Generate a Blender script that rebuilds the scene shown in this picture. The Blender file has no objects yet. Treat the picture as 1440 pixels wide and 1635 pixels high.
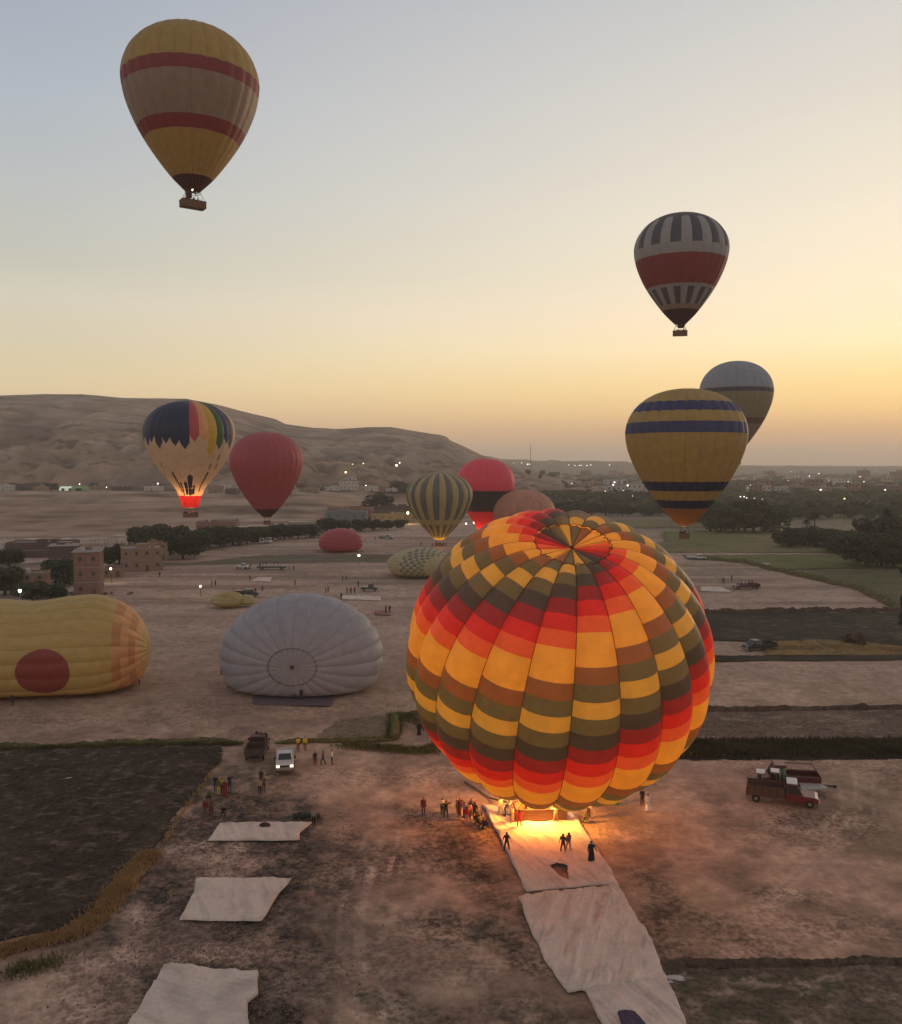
import bpy, bmesh, math, random
import numpy as np
from mathutils import Vector, Matrix
random.seed(7)
rng = np.random.default_rng(7)
SC = bpy.context.scene
COL = SC.collection
# ------------------------------------------------------------------ camera
FPX, H = 1444.0, 32.0                       # focal length in photo pixels, eye height in metres
PITCH = math.atan(74.5 / FPX)
cam_d = bpy.data.cameras.new('camera'); cam = bpy.data.objects.new('camera', cam_d); COL.objects.link(cam)
cam.location = (0, 0, H); cam.rotation_euler = (math.pi / 2 - PITCH, 0, 0)
cam_d.sensor_fit = 'HORIZONTAL'; cam_d.sensor_width = 36; cam_d.lens = 36 * FPX / 1440
cam_d.clip_start = .5; cam_d.clip_end = 60000
SC.camera = cam
FW = np.array([0, math.cos(PITCH), -math.sin(PITCH)]); UP = np.array([0, math.sin(PITCH), math.cos(PITCH)])

def G(u, v, z=0.0):                         # photo pixel -> point of the level z
    D = FPX * FW + (u - 720) * np.array([1., 0, 0]) - (v - 817.5) * UP
    return np.array([0, 0, H]) + D * ((z - H) / D[2])
def PD(u, v, depth):                        # photo pixel at a distance ahead
    D = FW + (u - 720) / FPX * np.array([1., 0, 0]) - (v - 817.5) / FPX * UP
    return np.array([0, 0, H]) + D * (depth / D[1])
def proj(P):
    P = np.asarray(P, float) - [0, 0, H]
    d = np.maximum(P @ FW, 1e-3)
    return 720 + FPX * P[..., 0] / d, 817.5 - FPX * (P @ UP) / d

def lin(c):
    c = np.array(c, float) / 255
    return tuple(float(x) for x in np.where(c <= .04045, c / 12.92, ((c + .055) / 1.055) ** 2.4))

# ------------------------------------------------------------------ world, sun, exposure
SUN_EL, SUN_AZ = math.radians(2.5), math.radians(36)      # azimuth clockwise from +Y
W = bpy.data.worlds.new('World'); SC.world = W; W.use_nodes = True
nt = W.node_tree; nt.nodes.clear(); N = nt.nodes.new; L = nt.links.new
out = N('ShaderNodeOutputWorld'); bg = N('ShaderNodeBackground'); L(bg.outputs[0], out.inputs[0])
tc = N('ShaderNodeTexCoord'); sep = N('ShaderNodeSeparateXYZ')
nrm = N('ShaderNodeVectorMath'); nrm.operation = 'NORMALIZE'; L(tc.outputs['Generated'], nrm.inputs[0]); L(nrm.outputs[0], sep.inputs[0])
asn = N('ShaderNodeMath'); asn.operation = 'ARCSINE'; L(sep.outputs[2], asn.inputs[0])
el = N('ShaderNodeMath'); el.operation = 'MULTIPLY_ADD'; el.inputs[1].default_value = 1 / (math.pi / 2) * .9; el.inputs[2].default_value = .1; L(asn.outputs[0], el.inputs[0])
def sky_ramp(pts):
    r = N('ShaderNodeValToRGB'); r.color_ramp.interpolation = 'LINEAR'
    e = r.color_ramp.elements
    pts = sorted(pts)
    while len(e) > 1: e.remove(e[-1])
    for i, (deg, c) in enumerate(pts):
        p = deg / 90 * .9 + .1
        k = e[0] if i == 0 else e.new(p)
        k.position = p; k.color = lin(c) + (1,)
    L(el.outputs[0], r.inputs[0]); return r
def ev(v): return math.degrees(math.atan((743 - v) / FPX))
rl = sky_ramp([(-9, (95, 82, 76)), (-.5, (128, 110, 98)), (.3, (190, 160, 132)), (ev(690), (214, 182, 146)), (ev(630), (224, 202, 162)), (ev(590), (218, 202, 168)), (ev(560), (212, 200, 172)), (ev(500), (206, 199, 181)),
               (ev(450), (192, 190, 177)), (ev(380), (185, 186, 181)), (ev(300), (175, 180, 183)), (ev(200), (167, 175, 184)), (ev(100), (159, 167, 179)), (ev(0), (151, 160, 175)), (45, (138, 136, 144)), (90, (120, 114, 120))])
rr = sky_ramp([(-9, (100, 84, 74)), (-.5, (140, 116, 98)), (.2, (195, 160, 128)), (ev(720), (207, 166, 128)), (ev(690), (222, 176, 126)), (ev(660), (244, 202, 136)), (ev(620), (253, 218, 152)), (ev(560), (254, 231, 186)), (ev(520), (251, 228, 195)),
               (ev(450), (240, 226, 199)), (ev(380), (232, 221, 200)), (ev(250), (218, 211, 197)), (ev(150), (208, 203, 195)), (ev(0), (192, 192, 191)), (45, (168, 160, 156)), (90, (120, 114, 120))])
dot = N('ShaderNodeVectorMath'); dot.operation = 'DOT_PRODUCT'
flat = N('ShaderNodeVectorMath'); flat.operation = 'MULTIPLY'; flat.inputs[1].default_value = (1, 1, 0); L(nrm.outputs[0], flat.inputs[0])
fn = N('ShaderNodeVectorMath'); fn.operation = 'NORMALIZE'; L(flat.outputs[0], fn.inputs[0]); L(fn.outputs[0], dot.inputs[0])
dot.inputs[1].default_value = (math.sin(SUN_AZ), math.cos(SUN_AZ), 0)
mr = N('ShaderNodeMapRange'); mr.inputs[1].default_value = .48; mr.inputs[2].default_value = .985; mr.clamp = True; L(dot.outputs['Value'], mr.inputs[0])
pw = N('ShaderNodeMath'); pw.operation = 'POWER'; pw.inputs[1].default_value = 1.25; L(mr.outputs[0], pw.inputs[0])
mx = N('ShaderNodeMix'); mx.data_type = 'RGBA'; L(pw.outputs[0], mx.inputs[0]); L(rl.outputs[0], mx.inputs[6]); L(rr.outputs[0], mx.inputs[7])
sky = N('ShaderNodeTexSky'); sky.sky_type = 'NISHITA'; sky.sun_disc = False; sky.sun_elevation = SUN_EL; sky.sun_rotation = SUN_AZ; sky.dust_density = 4
nz = N('ShaderNodeTexNoise'); nz.inputs['Scale'].default_value = 2.2; nz.inputs['Detail'].default_value = 3
stv = N('ShaderNodeVectorMath'); stv.operation = 'MULTIPLY'; stv.inputs[1].default_value = (1, 1, 7); L(nrm.outputs[0], stv.inputs[0]); L(stv.outputs[0], nz.inputs['Vector'])
nm = N('ShaderNodeMapRange'); nm.inputs[3].default_value = .965; nm.inputs[4].default_value = 1.035; L(nz.outputs[0], nm.inputs[0])
sc1 = N('ShaderNodeVectorMath'); sc1.operation = 'SCALE'; L(mx.outputs[2], sc1.inputs[0]); L(nm.outputs[0], sc1.inputs['Scale'])
sc2 = N('ShaderNodeVectorMath'); sc2.operation = 'SCALE'; sc2.inputs['Scale'].default_value = .008; L(sky.outputs[0], sc2.inputs[0])
add = N('ShaderNodeVectorMath'); add.operation = 'ADD'; L(sc1.outputs[0], add.inputs[0]); L(sc2.outputs[0], add.inputs[1])
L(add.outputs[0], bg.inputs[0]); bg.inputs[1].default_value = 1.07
sd = bpy.data.lights.new('sun', 'SUN'); sd.energy = .9; sd.angle = math.radians(12); sd.color = (1, .72, .48)
so = bpy.data.objects.new('sun', sd); COL.objects.link(so)
so.rotation_euler = Vector((math.sin(SUN_AZ) * math.cos(SUN_EL), math.cos(SUN_AZ) * math.cos(SUN_EL), math.sin(SUN_EL))).to_track_quat('Z', 'Y').to_euler()
SC.view_settings.view_transform = 'Standard'; SC.view_settings.look = 'None'; SC.view_settings.exposure = .1; SC.view_settings.gamma = 1
SC.render.engine = 'CYCLES'
SC.cycles.use_denoising = True; SC.cycles.max_bounces = 7; SC.cycles.diffuse_bounces = 4; SC.cycles.transmission_bounces = 5
SC.cycles.volume_bounces = 2; SC.cycles.sample_clamp_indirect = 6
SC.cycles.use_adaptive_sampling = True

# ------------------------------------------------------------------ helpers
def vnoise(x, y, seed=0):
    x = np.asarray(x, float); y = np.asarray(y, float)
    xi = np.floor(x).astype(np.int64); yi = np.floor(y).astype(np.int64); fx = x - xi; fy = y - yi
    fx = fx * fx * (3 - 2 * fx); fy = fy * fy * (3 - 2 * fy)
    def h(a, b):
        n = (a * 374761393 + b * 668265263 + seed * 1442695041) & 0x7fffffff
        n = ((n ^ (n >> 13)) * 1274126177) & 0x7fffffff
        n = n ^ (n >> 16)
        return (n & 0xffff) / 65535.0
    return (h(xi, yi) * (1 - fx) + h(xi + 1, yi) * fx) * (1 - fy) + (h(xi, yi + 1) * (1 - fx) + h(xi + 1, yi + 1) * fx) * fy
def fbm(x, y, seed=0, o=4):
    s = 0; a = .5; t = 0
    for i in range(o):
        s = s + a * vnoise(x * 2 ** i + 17.3 * i, y * 2 ** i - 9.1 * i, seed + i * 31); t += a; a *= .5
    return s / t
def smooth(a, b, x):
    t = np.clip((np.asarray(x, float) - a) / (b - a), 0, 1); return t * t * (3 - 2 * t)

MATS = {}
def mat(name, color=None, rough=.8, noise=.15, nscale=3.0, bump=.0, bscale=20., metal=0., transl=0., emit=None, estr=0, attr=None, spec=.3, coords='Object', grit=0):
    if name in MATS: return MATS[name]
    m = bpy.data.materials.new(name); m.use_nodes = True; t = m.node_tree; t.nodes.clear(); n = t.nodes.new; l = t.links.new
    o = n('ShaderNodeOutputMaterial'); p = n('ShaderNodeBsdfPrincipled')
    p.inputs['Roughness'].default_value = rough; p.inputs['Metallic'].default_value = metal; p.inputs['Specular IOR Level'].default_value = spec
    tcx = n('ShaderNodeTexCoord')
    nz = n('ShaderNodeTexNoise'); nz.inputs['Scale'].default_value = nscale; nz.inputs['Detail'].default_value = 5; l(tcx.outputs[coords], nz.inputs['Vector'])
    mr = n('ShaderNodeMapRange'); mr.inputs[1].default_value = .25; mr.inputs[2].default_value = .75; mr.inputs[3].default_value = 1 - noise; mr.inputs[4].default_value = 1 + noise; l(nz.outputs[0], mr.inputs[0])
    s = n('ShaderNodeVectorMath'); s.operation = 'SCALE'; l(mr.outputs[0], s.inputs['Scale'])
    if attr:
        a = n('ShaderNodeAttribute'); a.attribute_name = attr; l(a.outputs['Color'], s.inputs[0])
    else:
        s.inputs[0].default_value = color[:3]
    colout = s.outputs[0]
    if grit:
        g1 = n('ShaderNodeTexNoise'); g1.inputs['Scale'].default_value = nscale * 3.1; g1.inputs['Detail'].default_value = 9; g1.inputs['Roughness'].default_value = .72; l(tcx.outputs[coords], g1.inputs['Vector'])
        g2 = n('ShaderNodeMapRange'); g2.interpolation_type = 'SMOOTHSTEP'; g2.inputs[1].default_value = .40; g2.inputs[2].default_value = .58; g2.inputs[3].default_value = -grit; g2.inputs[4].default_value = grit * .5; l(g1.outputs[0], g2.inputs[0])
        g3 = n('ShaderNodeMath'); g3.operation = 'MULTIPLY_ADD'; g3.inputs[2].default_value = 1; l(g2.outputs[0], g3.inputs[0]); l(a.outputs['Alpha'], g3.inputs[1])
        s2 = n('ShaderNodeVectorMath'); s2.operation = 'SCALE'; l(s.outputs[0], s2.inputs[0]); l(g3.outputs[0], s2.inputs['Scale']); colout = s2.outputs[0]
    l(colout, p.inputs['Base Color'])
    nrm = None
    if bump:
        bn = n('ShaderNodeTexNoise'); bn.inputs['Scale'].default_value = bscale; bn.inputs['Detail'].default_value = 6; l(tcx.outputs[coords], bn.inputs['Vector'])
        b = n('ShaderNodeBump'); b.inputs['Strength'].default_value = 1; b.inputs['Distance'].default_value = bump; l(bn.outputs[0], b.inputs['Height'])
        l(b.outputs[0], p.inputs['Normal']); nrm = b.outputs[0]
    fin = p.outputs[0]
    if transl:
        tr = n('ShaderNodeBsdfTranslucent'); l(colout, tr.inputs['Color'])
        if nrm: l(nrm, tr.inputs['Normal'])
        mxs = n('ShaderNodeMixShader'); mxs.inputs[0].default_value = transl; l(fin, mxs.inputs[1]); l(tr.outputs[0], mxs.inputs[2]); fin = mxs.outputs[0]
    if emit:
        p.inputs['Emission Color'].default_value = tuple(emit) + (1,); p.inputs['Emission Strength'].default_value = estr
        m.cycles.emission_sampling = 'NONE'
    l(fin, o.inputs['Surface'])
    MATS[name] = m; return m

def make_obj(name, verts, faces, mats=None, parent=None, idx=None, smooth_=False, loc=None, rotz=None):
    me = bpy.data.meshes.new(name); me.from_pydata([tuple(map(float, v)) for v in verts], [], [tuple(map(int, f)) for f in faces])
    if mats is not None:
        for m in (mats if isinstance(mats, (list, tuple)) else [mats]): me.materials.append(m)
    if idx is not None: me.polygons.foreach_set('material_index', np.asarray(idx, np.int32))
    if smooth_: me.polygons.foreach_set('use_smooth', np.ones(len(me.polygons), bool))
    me.update()
    o = bpy.data.objects.new(name, me); COL.objects.link(o)
    if parent: o.parent = parent
    if loc is not None: o.location = loc
    if rotz is not None: o.rotation_euler = (0, 0, rotz)
    return o
def tag(o, label=None, cat=None, group=None, kind=None):
    if label: o['label'] = label
    if cat: o['category'] = cat
    if group: o['group'] = group
    if kind: o['kind'] = kind
    return o
def thing(name, label, cat, loc=(0, 0, 0), rotz=0, group=None):
    o = bpy.data.objects.new(name, None); COL.objects.link(o); o.empty_display_size = .2
    o.location = tuple(map(float, loc)); o.rotation_euler = (0, 0, rotz)
    return tag(o, label, cat, group)
def dup(root, loc, rotz=0, label=None, group=None, scale=None):
    r = root.copy(); COL.objects.link(r); r.location = tuple(map(float, loc)); r.rotation_euler = (0, 0, rotz)
    if scale is not None: r.scale = scale if hasattr(scale, '__len__') else (scale,) * 3
    if label: r['label'] = label
    if group: r['group'] = group
    for ch in list(root.children):
        c = ch.copy(); COL.objects.link(c); c.parent = r
        for g in list(ch.children):
            d = g.copy(); COL.objects.link(d); d.parent = c
    return r

class MB:
    """collects solids; build() links them as one mesh"""
    def __init__(s): s.v = []; s.f = []; s.i = []
    def poly(s, vs, fs, k=0):
        b = len(s.v); s.v += [tuple(map(float, x)) for x in vs]; s.f += [tuple(b + j for j in f) for f in fs]; s.i += [k] * len(fs)
    def box(s, c, d, k=0, rz=0, M=None):
        x, y, z = d[0] / 2, d[1] / 2, d[2] / 2
        vs = [Vector((a, b, e)) for a in (-x, x) for b in (-y, y) for e in (-z, z)]
        if rz: R = Matrix.Rotation(rz, 3, 'Z'); vs = [R @ w for w in vs]
        if M: vs = [M @ w for w in vs]
        vs = [w + Vector(c) for w in vs]
        s.poly(vs, [(0, 1, 3, 2), (4, 6, 7, 5), (0, 4, 5, 1), (2, 3, 7, 6), (0, 2, 6, 4), (1, 5, 7, 3)], k)
    def tube(s, a, b, r1, r2=None, n=8, k=0, caps=True):
        a = Vector(a); b = Vector(b); r2 = r1 if r2 is None else r2
        d = (b - a); q = d.to_track_quat('Z', 'Y').to_matrix()
        vs = [];
        for P, r in ((a, r1), (b, r2)):
            for j in range(n):
                t = 2 * math.pi * j / n; vs.append(P + q @ Vector((r * math.cos(t), r * math.sin(t), 0)))
        fs = [(j, (j + 1) % n, n + (j + 1) % n, n + j) for j in range(n)]
        if caps: fs += [tuple(range(n - 1, -1, -1)), tuple(range(n, 2 * n))]
        s.poly(vs, fs, k)
    def path(s, pts, r, n=6, k=0):
        for a, b in zip(pts[:-1], pts[1:]): s.tube(a, b, r, n=n, k=k)
    def prism(s, prof, x0, x1, k=0, top_in=0):
        """profile in (y,z) extruded along x"""
        n = len(prof); vs = [(x0, y, z) for y, z in prof] + [(x1, y, z) for y, z in prof]
        fs = [(j, (j + 1) % n, n + (j + 1) % n, n + j) for j in range(n)] + [tuple(range(n - 1, -1, -1)), tuple(range(n, 2 * n))]
        s.poly(vs, fs, k)
    def ball(s, c, r, k=0, n=8, m=5, sc=(1, 1, 1)):
        vs = [(c[0], c[1], c[2] + r * sc[2])]; fs = []
        for i in range(1, m):
            a = math.pi * i / m
            for j in range(n):
                t = 2 * math.pi * j / n; vs.append((c[0] + r * sc[0] * math.sin(a) * math.cos(t), c[1] + r * sc[1] * math.sin(a) * math.sin(t), c[2] + r * sc[2] * math.cos(a)))
        vs.append((c[0], c[1], c[2] - r * sc[2])); e = len(vs) - 1
        for j in range(n): fs.append((0, 1 + j, 1 + (j + 1) % n)); fs.append((e, e - n + (j + 1) % n, e - n + j))
        for i in range(m - 2):
            for j in range(n): fs.append((1 + i * n + j, 1 + (i + 1) * n + j, 1 + (i + 1) * n + (j + 1) % n, 1 + i * n + (j + 1) % n))
        s.poly(vs, fs, k)
    def build(s, name, mats, parent=None, smooth_=False, bevel=0, **kw):
        o = make_obj(name, s.v, s.f, mats, parent, s.i, smooth_, **kw)
        if bevel:
            m = o.modifiers.new('bevel', 'BEVEL'); m.width = bevel; m.segments = 2; m.limit_method = 'ANGLE'
        return o

# ------------------------------------------------------------------ ground sheet
def in_poly(px, py, poly):
    px = np.asarray(px); py = np.asarray(py); ins = np.zeros(px.shape, bool); n = len(poly)
    for i in range(n):
        x0, y0 = poly[i]; x1, y1 = poly[(i + 1) % n]
        c = ((y0 > py) != (y1 > py))
        with np.errstate(divide='ignore', invalid='ignore'):
            xx = (x1 - x0) * (py - y0) / (y1 - y0 + 1e-12) + x0
        ins ^= c & (px < xx)
    return ins
def seg_dist(px, py, pts):
    d = np.full(np.shape(px), 1e9)
    for (x0, y0), (x1, y1) in zip(pts[:-1], pts[1:]):
        dx, dy = x1 - x0, y1 - y0; t = np.clip(((px - x0) * dx + (py - y0) * dy) / (dx * dx + dy * dy + 1e-9), 0, 1)
        d = np.minimum(d, np.hypot(px - x0 - t * dx, py - y0 - t * dy))
    return d
def wpts(pts): return [tuple(G(u, v)[:2]) for u, v in pts]

SAND = np.array([.385, .252, .17]); PINK = np.array([.42, .265, .187]); DARK = np.array([.075, .055, .045]); MUD = np.array([.125, .092, .07]); OLIVE = np.array([.13, .12, .06]); PALE = np.array([.47, .34, .255])
az_in = np.radians(np.linspace(-31, 31, 620)); az_out = np.radians(np.linspace(31, 329, 70))[1:-1]
AZ = np.concatenate([az_in, az_out])
RD = np.concatenate([[4, 12, 24], np.geomspace(34, 420, 520), np.geomspace(424, 14000, 170)])
A2, R2 = np.meshgrid(AZ, RD)
gx, gy = R2 * np.sin(A2), R2 * np.cos(A2)
gz = np.zeros_like(gx)
relief = (fbm(gx / 1.3, gy / 1.3, 3, 4) - .5) * .16 + (fbm(gx / 9, gy / 9, 5, 3) - .5) * .3
near = smooth(420, 200, R2)
gz = relief * near - .12
# colour: base soil with large, soft patches where the soil is trampled, damp or stony
n1 = fbm(gx / 14, gy / 14, 11, 5)[..., None]; n2 = fbm(gx / 3.2, gy / 3.2, 21, 5)[..., None]; n3 = fbm(gx / 40, gy / 16, 31, 4)[..., None]
col = SAND + (PINK - SAND) * smooth(.4, .6, n1)
col = col * (.82 + .36 * n3)
def blend(c, tgt, m): return c * (1 - m[..., None]) + np.asarray(tgt) * m[..., None]
def blob(pts, rad, soft=1.0, warp=3.0, seed=50):
    p = wpts(pts) if len(pts) > 1 else wpts(pts) * 2
    wx = gx + (fbm(gx / 5, gy / 5, seed, 4) - .5) * warp * 2; wy = gy + (fbm(gx / 5, gy / 5, seed + 7, 4) - .5) * warp * 2
    return 1 - smooth(rad - soft, rad + soft, seg_dist(wx, wy, p))
speck = smooth(.44, .56, fbm(gx / .9, gy / .9, 23, 5))
def softpoly(pts, warp=4., seed=55):
    P_ = wpts(pts); a = 0
    for k in range(4):
        wx = gx + (fbm(gx / 4, gy / 4, seed + k, 5) - .5) * warp * 2 + .5 * math.cos(k * 1.57); wy = gy + (fbm(gx / 4, gy / 4, seed + 9 + k, 5) - .5) * warp * 2 + .5 * math.sin(k * 1.57)
        a = a + in_poly(wx, wy, P_) / 4.
    return a
m = softpoly([(345, 1250), (440, 1270), (500, 1310), (500, 1400), (480, 1500), (470, 1700), (60, 1700), (90, 1580), (180, 1480), (250, 1400), (290, 1345), (330, 1290)], 3.2, 55)
col = blend(col, MUD, m * (.42 + .5 * speck)); rough = m * .9
# rough dark soil round the cloth sheets, left foreground
m = blob([(380, 1250), (420, 1340), (440, 1420), (400, 1500), (330, 1640)], 6.2, 2.5, 5, 61); col = blend(col, MUD, m * (.35 + .65 * speck))
m = blob([(240, 1390), (230, 1500), (110, 1600), (60, 1680)], 5.2, 2, 4, 62); col = blend(col, MUD, m * (.3 + .7 * speck))
m = blob([(470, 1330), (465, 1450), (440, 1640)], 1.4, 1.0, 2.5, 63); col = blend(col, MUD * .8, m * (.4 + .6 * speck))
m = blob([(560, 1470), (600, 1560), (640, 1400), (760, 1560)], 5, 3, 4, 64); col = blend(col, PALE * .9, m * .5)
for q, (pts, r, s_) in enumerate([([(560, 1380), (700, 1355), (760, 1400)], 2.0, .75), ([(720, 1470), (790, 1500)], 1.6, .8), ([(560, 1340), (540, 1440)], 1.3, .55), ([(620, 1600), (700, 1635)], 1.5, .65), ([(800, 1600), (880, 1640)], 1.4, .6),
                                  ([(650, 1300), (770, 1340)], 2.2, .55), ([(800, 1420), (840, 1540)], .9, .7), ([(500, 1580), (520, 1500)], 1.1, .5), ([(1080, 1450), (1150, 1480), (1200, 1510)], 2.0, .5), ([(1040, 1390), (1080, 1520)], 1.5, .6),
                                  ([(1320, 1470), (1440, 1480)], 2.2, .4), ([(1260, 1300), (1360, 1300)], 2.5, .35), ([(1230, 1430), (1290, 1440)], 1.5, .4), ([(420, 1290), (500, 1310)], 2, .45)]):
    m = blob(pts, r, 1.6, 3.5, 70 + q); col = blend(col, MUD * .75 if q != 11 else MUD, m * s_ * (.55 + .45 * speck)); rough = np.maximum(rough, m * s_)
for q, (pts, r) in enumerate([([(250, 1510), (330, 1500)], 2.2), ([(60, 1570), (90, 1620), (0, 1640)], 3.2), ([(400, 1520), (360, 1530)], 1.6), ([(350, 1385), (385, 1390)], 1.8), ([(310, 1355), (370, 1352)], 1.5), ([(150, 1635), (260, 1640)], 2.0), ([(200, 1470), (230, 1480)], .9)]):
    m = blob(pts, r * 1.25, 1.0, 3, 90 + q); col = blend(col, PALE * (.95, .88, .86), m * (.55 + .4 * speck)); rough = rough * (1 - .5 * m)
for q, (pts, r) in enumerate([([(470, 1255), (620, 1260)], 4), ([(560, 1220), (700, 1215)], 5), ([(1080, 1260), (1180, 1330)], 6), ([(1120, 1540 - 25), (1440, 1500)], 2)]):
    m = blob(pts, r, 3, 5, 110 + q); col = blend(col, PALE * (1.02, .88, .82), m * .45)
# wheel tracks
for q, pts in enumerate([[(1060, 1380), (1150, 1330), (1280, 1310)], [(1215, 1430), (1290, 1370), (1360, 1290), (1350, 1240)], [(1230, 1440), (1305, 1380), (1380, 1300), (1380, 1230)], [(540, 960), (515, 905), (550, 880)], [(470, 925), (560, 895)],
                         [(430, 1200), (520, 1215), (620, 1190)], [(1090, 1370), (1170, 1390), (1250, 1370)], [(560, 1640), (560, 1450), (600, 1330)], [(590, 1640), (588, 1450), (622, 1330)]]):
    d = seg_dist(gx, gy, wpts(pts)); m = np.maximum(smooth(.3, .12, abs(d - .8)), 0) * smooth(.3, .6, fbm(gx / 2, gy / 2, 130 + q, 3)); col = blend(col, PALE, m * .6)
for q, (pts, r, s_) in enumerate([([(640, 1395), (700, 1385)], 1.0, .5), ([(610, 1450), (640, 1480)], .7, .5), ([(700, 1450), (770, 1490), (740, 1500)], 1.5, .6), ([(820, 1440), (850, 1540)], .7, .6), ([(600, 1600), (660, 1640)], 1.2, .6), ([(850, 1620), (940, 1640)], 1.3, .5), ([(1080, 1590), (1200, 1640)], 2, .4)]):
    m = blob(pts, r, .8, 2.2, 230 + q); col = blend(col, np.array([.12, .11, .075]), m * s_ * (.4 + .6 * speck)); rough = np.maximum(rough, m * s_)
# mid and far fields
U, V = proj(np.stack([gx, gy, gz], -1)); behind = gy < 5
V = np.where(behind, 3000, V); U = np.where(behind, 0, U)
Vw = V + (fbm(gx / 30, gy / 30, 140, 4) - .5) * 6; Uw = U + (fbm(gx / 9, gy / 9, 141, 4) - .5) * 26
streak = fbm(gx / 60, gy / 7, 150, 5)
m = smooth(1180, 1120, Vw) * smooth(990, 1020, Vw) * smooth(720, 600, Uw); col = blend(col, SAND * .8, m * .35)
m = (1 - smooth(3, 12, abs(Vw - (1008 + 0 * U)))) * smooth(340, 240, abs(Uw - 420)); col = blend(col, PALE, m * .35)
m = smooth(1000, 960, V) * smooth(.45, .6, streak); col = blend(col, PALE, m * .4)
m = smooth(1000, 960, V) * smooth(.5, .36, streak); col = blend(col, MUD * 1.2, m * .45)
m = in_poly(U, Vw, [(-400, 899), (300, 899), (420, 886), (600, 885), (690, 888), (690, 893), (600, 898), (300, 903), (-400, 903)]).astype(float); col = blend(col, OLIVE * .8, m * .8)
m = smooth(.55, .3, fbm(gx / 80, gy / 25, 160, 4)) * smooth(800, 700, R2 * 0 + V) * 0; col = blend(col, OLIVE, m)
far = smooth(760, 900, U) * smooth(866, 846, V); patch = fbm(gx / 260, gy / 120, 170, 4)
col = blend(col, np.array([.17, .15, .085]), far * .85 * smooth(.35, .5, patch)); col = blend(col, np.array([.26, .19, .14]), far * .7 * smooth(.52, .45, patch))
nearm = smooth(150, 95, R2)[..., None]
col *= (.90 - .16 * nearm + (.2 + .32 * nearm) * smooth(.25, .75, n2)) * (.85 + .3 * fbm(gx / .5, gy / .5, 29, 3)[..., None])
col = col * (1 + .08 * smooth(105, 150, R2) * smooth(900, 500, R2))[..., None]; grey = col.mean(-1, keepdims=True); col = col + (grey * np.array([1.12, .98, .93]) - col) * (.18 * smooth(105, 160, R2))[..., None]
col = np.clip(col, .01, .8)
nr, nc = gx.shape
verts = np.stack([gx, gy, gz], -1).reshape(-1, 3)
ii, jj = np.meshgrid(np.arange(nr - 1), np.arange(nc), indexing='ij'); j2 = (jj + 1) % nc
faces = np.stack([ii * nc + jj, ii * nc + j2, (ii + 1) * nc + j2, (ii + 1) * nc + jj], -1).reshape(-1, 4)[:, ::-1]
def fast_mesh(name, verts, faces, material, colors=None, smooth_=True, parent=None):
    me = bpy.data.meshes.new(name); nv, nf, k = len(verts), len(faces), faces.shape[1]
    me.vertices.add(nv); me.vertices.foreach_set('co', np.asarray(verts, np.float32).ravel())
    me.loops.add(nf * k); me.loops.foreach_set('vertex_index', np.asarray(faces, np.int32).ravel())
    me.polygons.add(nf); me.polygons.foreach_set('loop_start', np.arange(0, nf * k, k, dtype=np.int32))
    me.update(calc_edges=True)
    me.polygons.foreach_set('use_smooth', np.full(nf, smooth_, bool))
    for m in (material if isinstance(material, (list, tuple)) else [material]): me.materials.append(m)
    if colors is not None:
        ca = me.color_attributes.new('col', 'FLOAT_COLOR', 'POINT'); c4 = np.ones((nv, 4), np.float32); c4[:, :colors.shape[1]] = colors; ca.data.foreach_set('color', c4.ravel())
    me.validate(); me.update()
    o = bpy.data.objects.new(name, me); COL.objects.link(o)
    if parent: o.parent = parent
    return o
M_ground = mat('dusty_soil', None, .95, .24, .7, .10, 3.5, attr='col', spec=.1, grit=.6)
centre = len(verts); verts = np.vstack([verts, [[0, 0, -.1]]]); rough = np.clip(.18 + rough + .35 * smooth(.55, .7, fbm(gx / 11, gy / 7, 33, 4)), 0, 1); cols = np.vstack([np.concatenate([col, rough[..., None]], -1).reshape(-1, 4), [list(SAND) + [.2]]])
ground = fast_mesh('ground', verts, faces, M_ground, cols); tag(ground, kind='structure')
# close the small hole under the camera
make_obj('ground_centre', [(4.2 * math.cos(t), 4.2 * math.sin(t), -.125) for t in np.linspace(0, 2 * math.pi, 24, endpoint=False)], [tuple(range(24))], mat('plain_soil', (.3, .2, .15)))['kind'] = 'structure'

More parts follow.
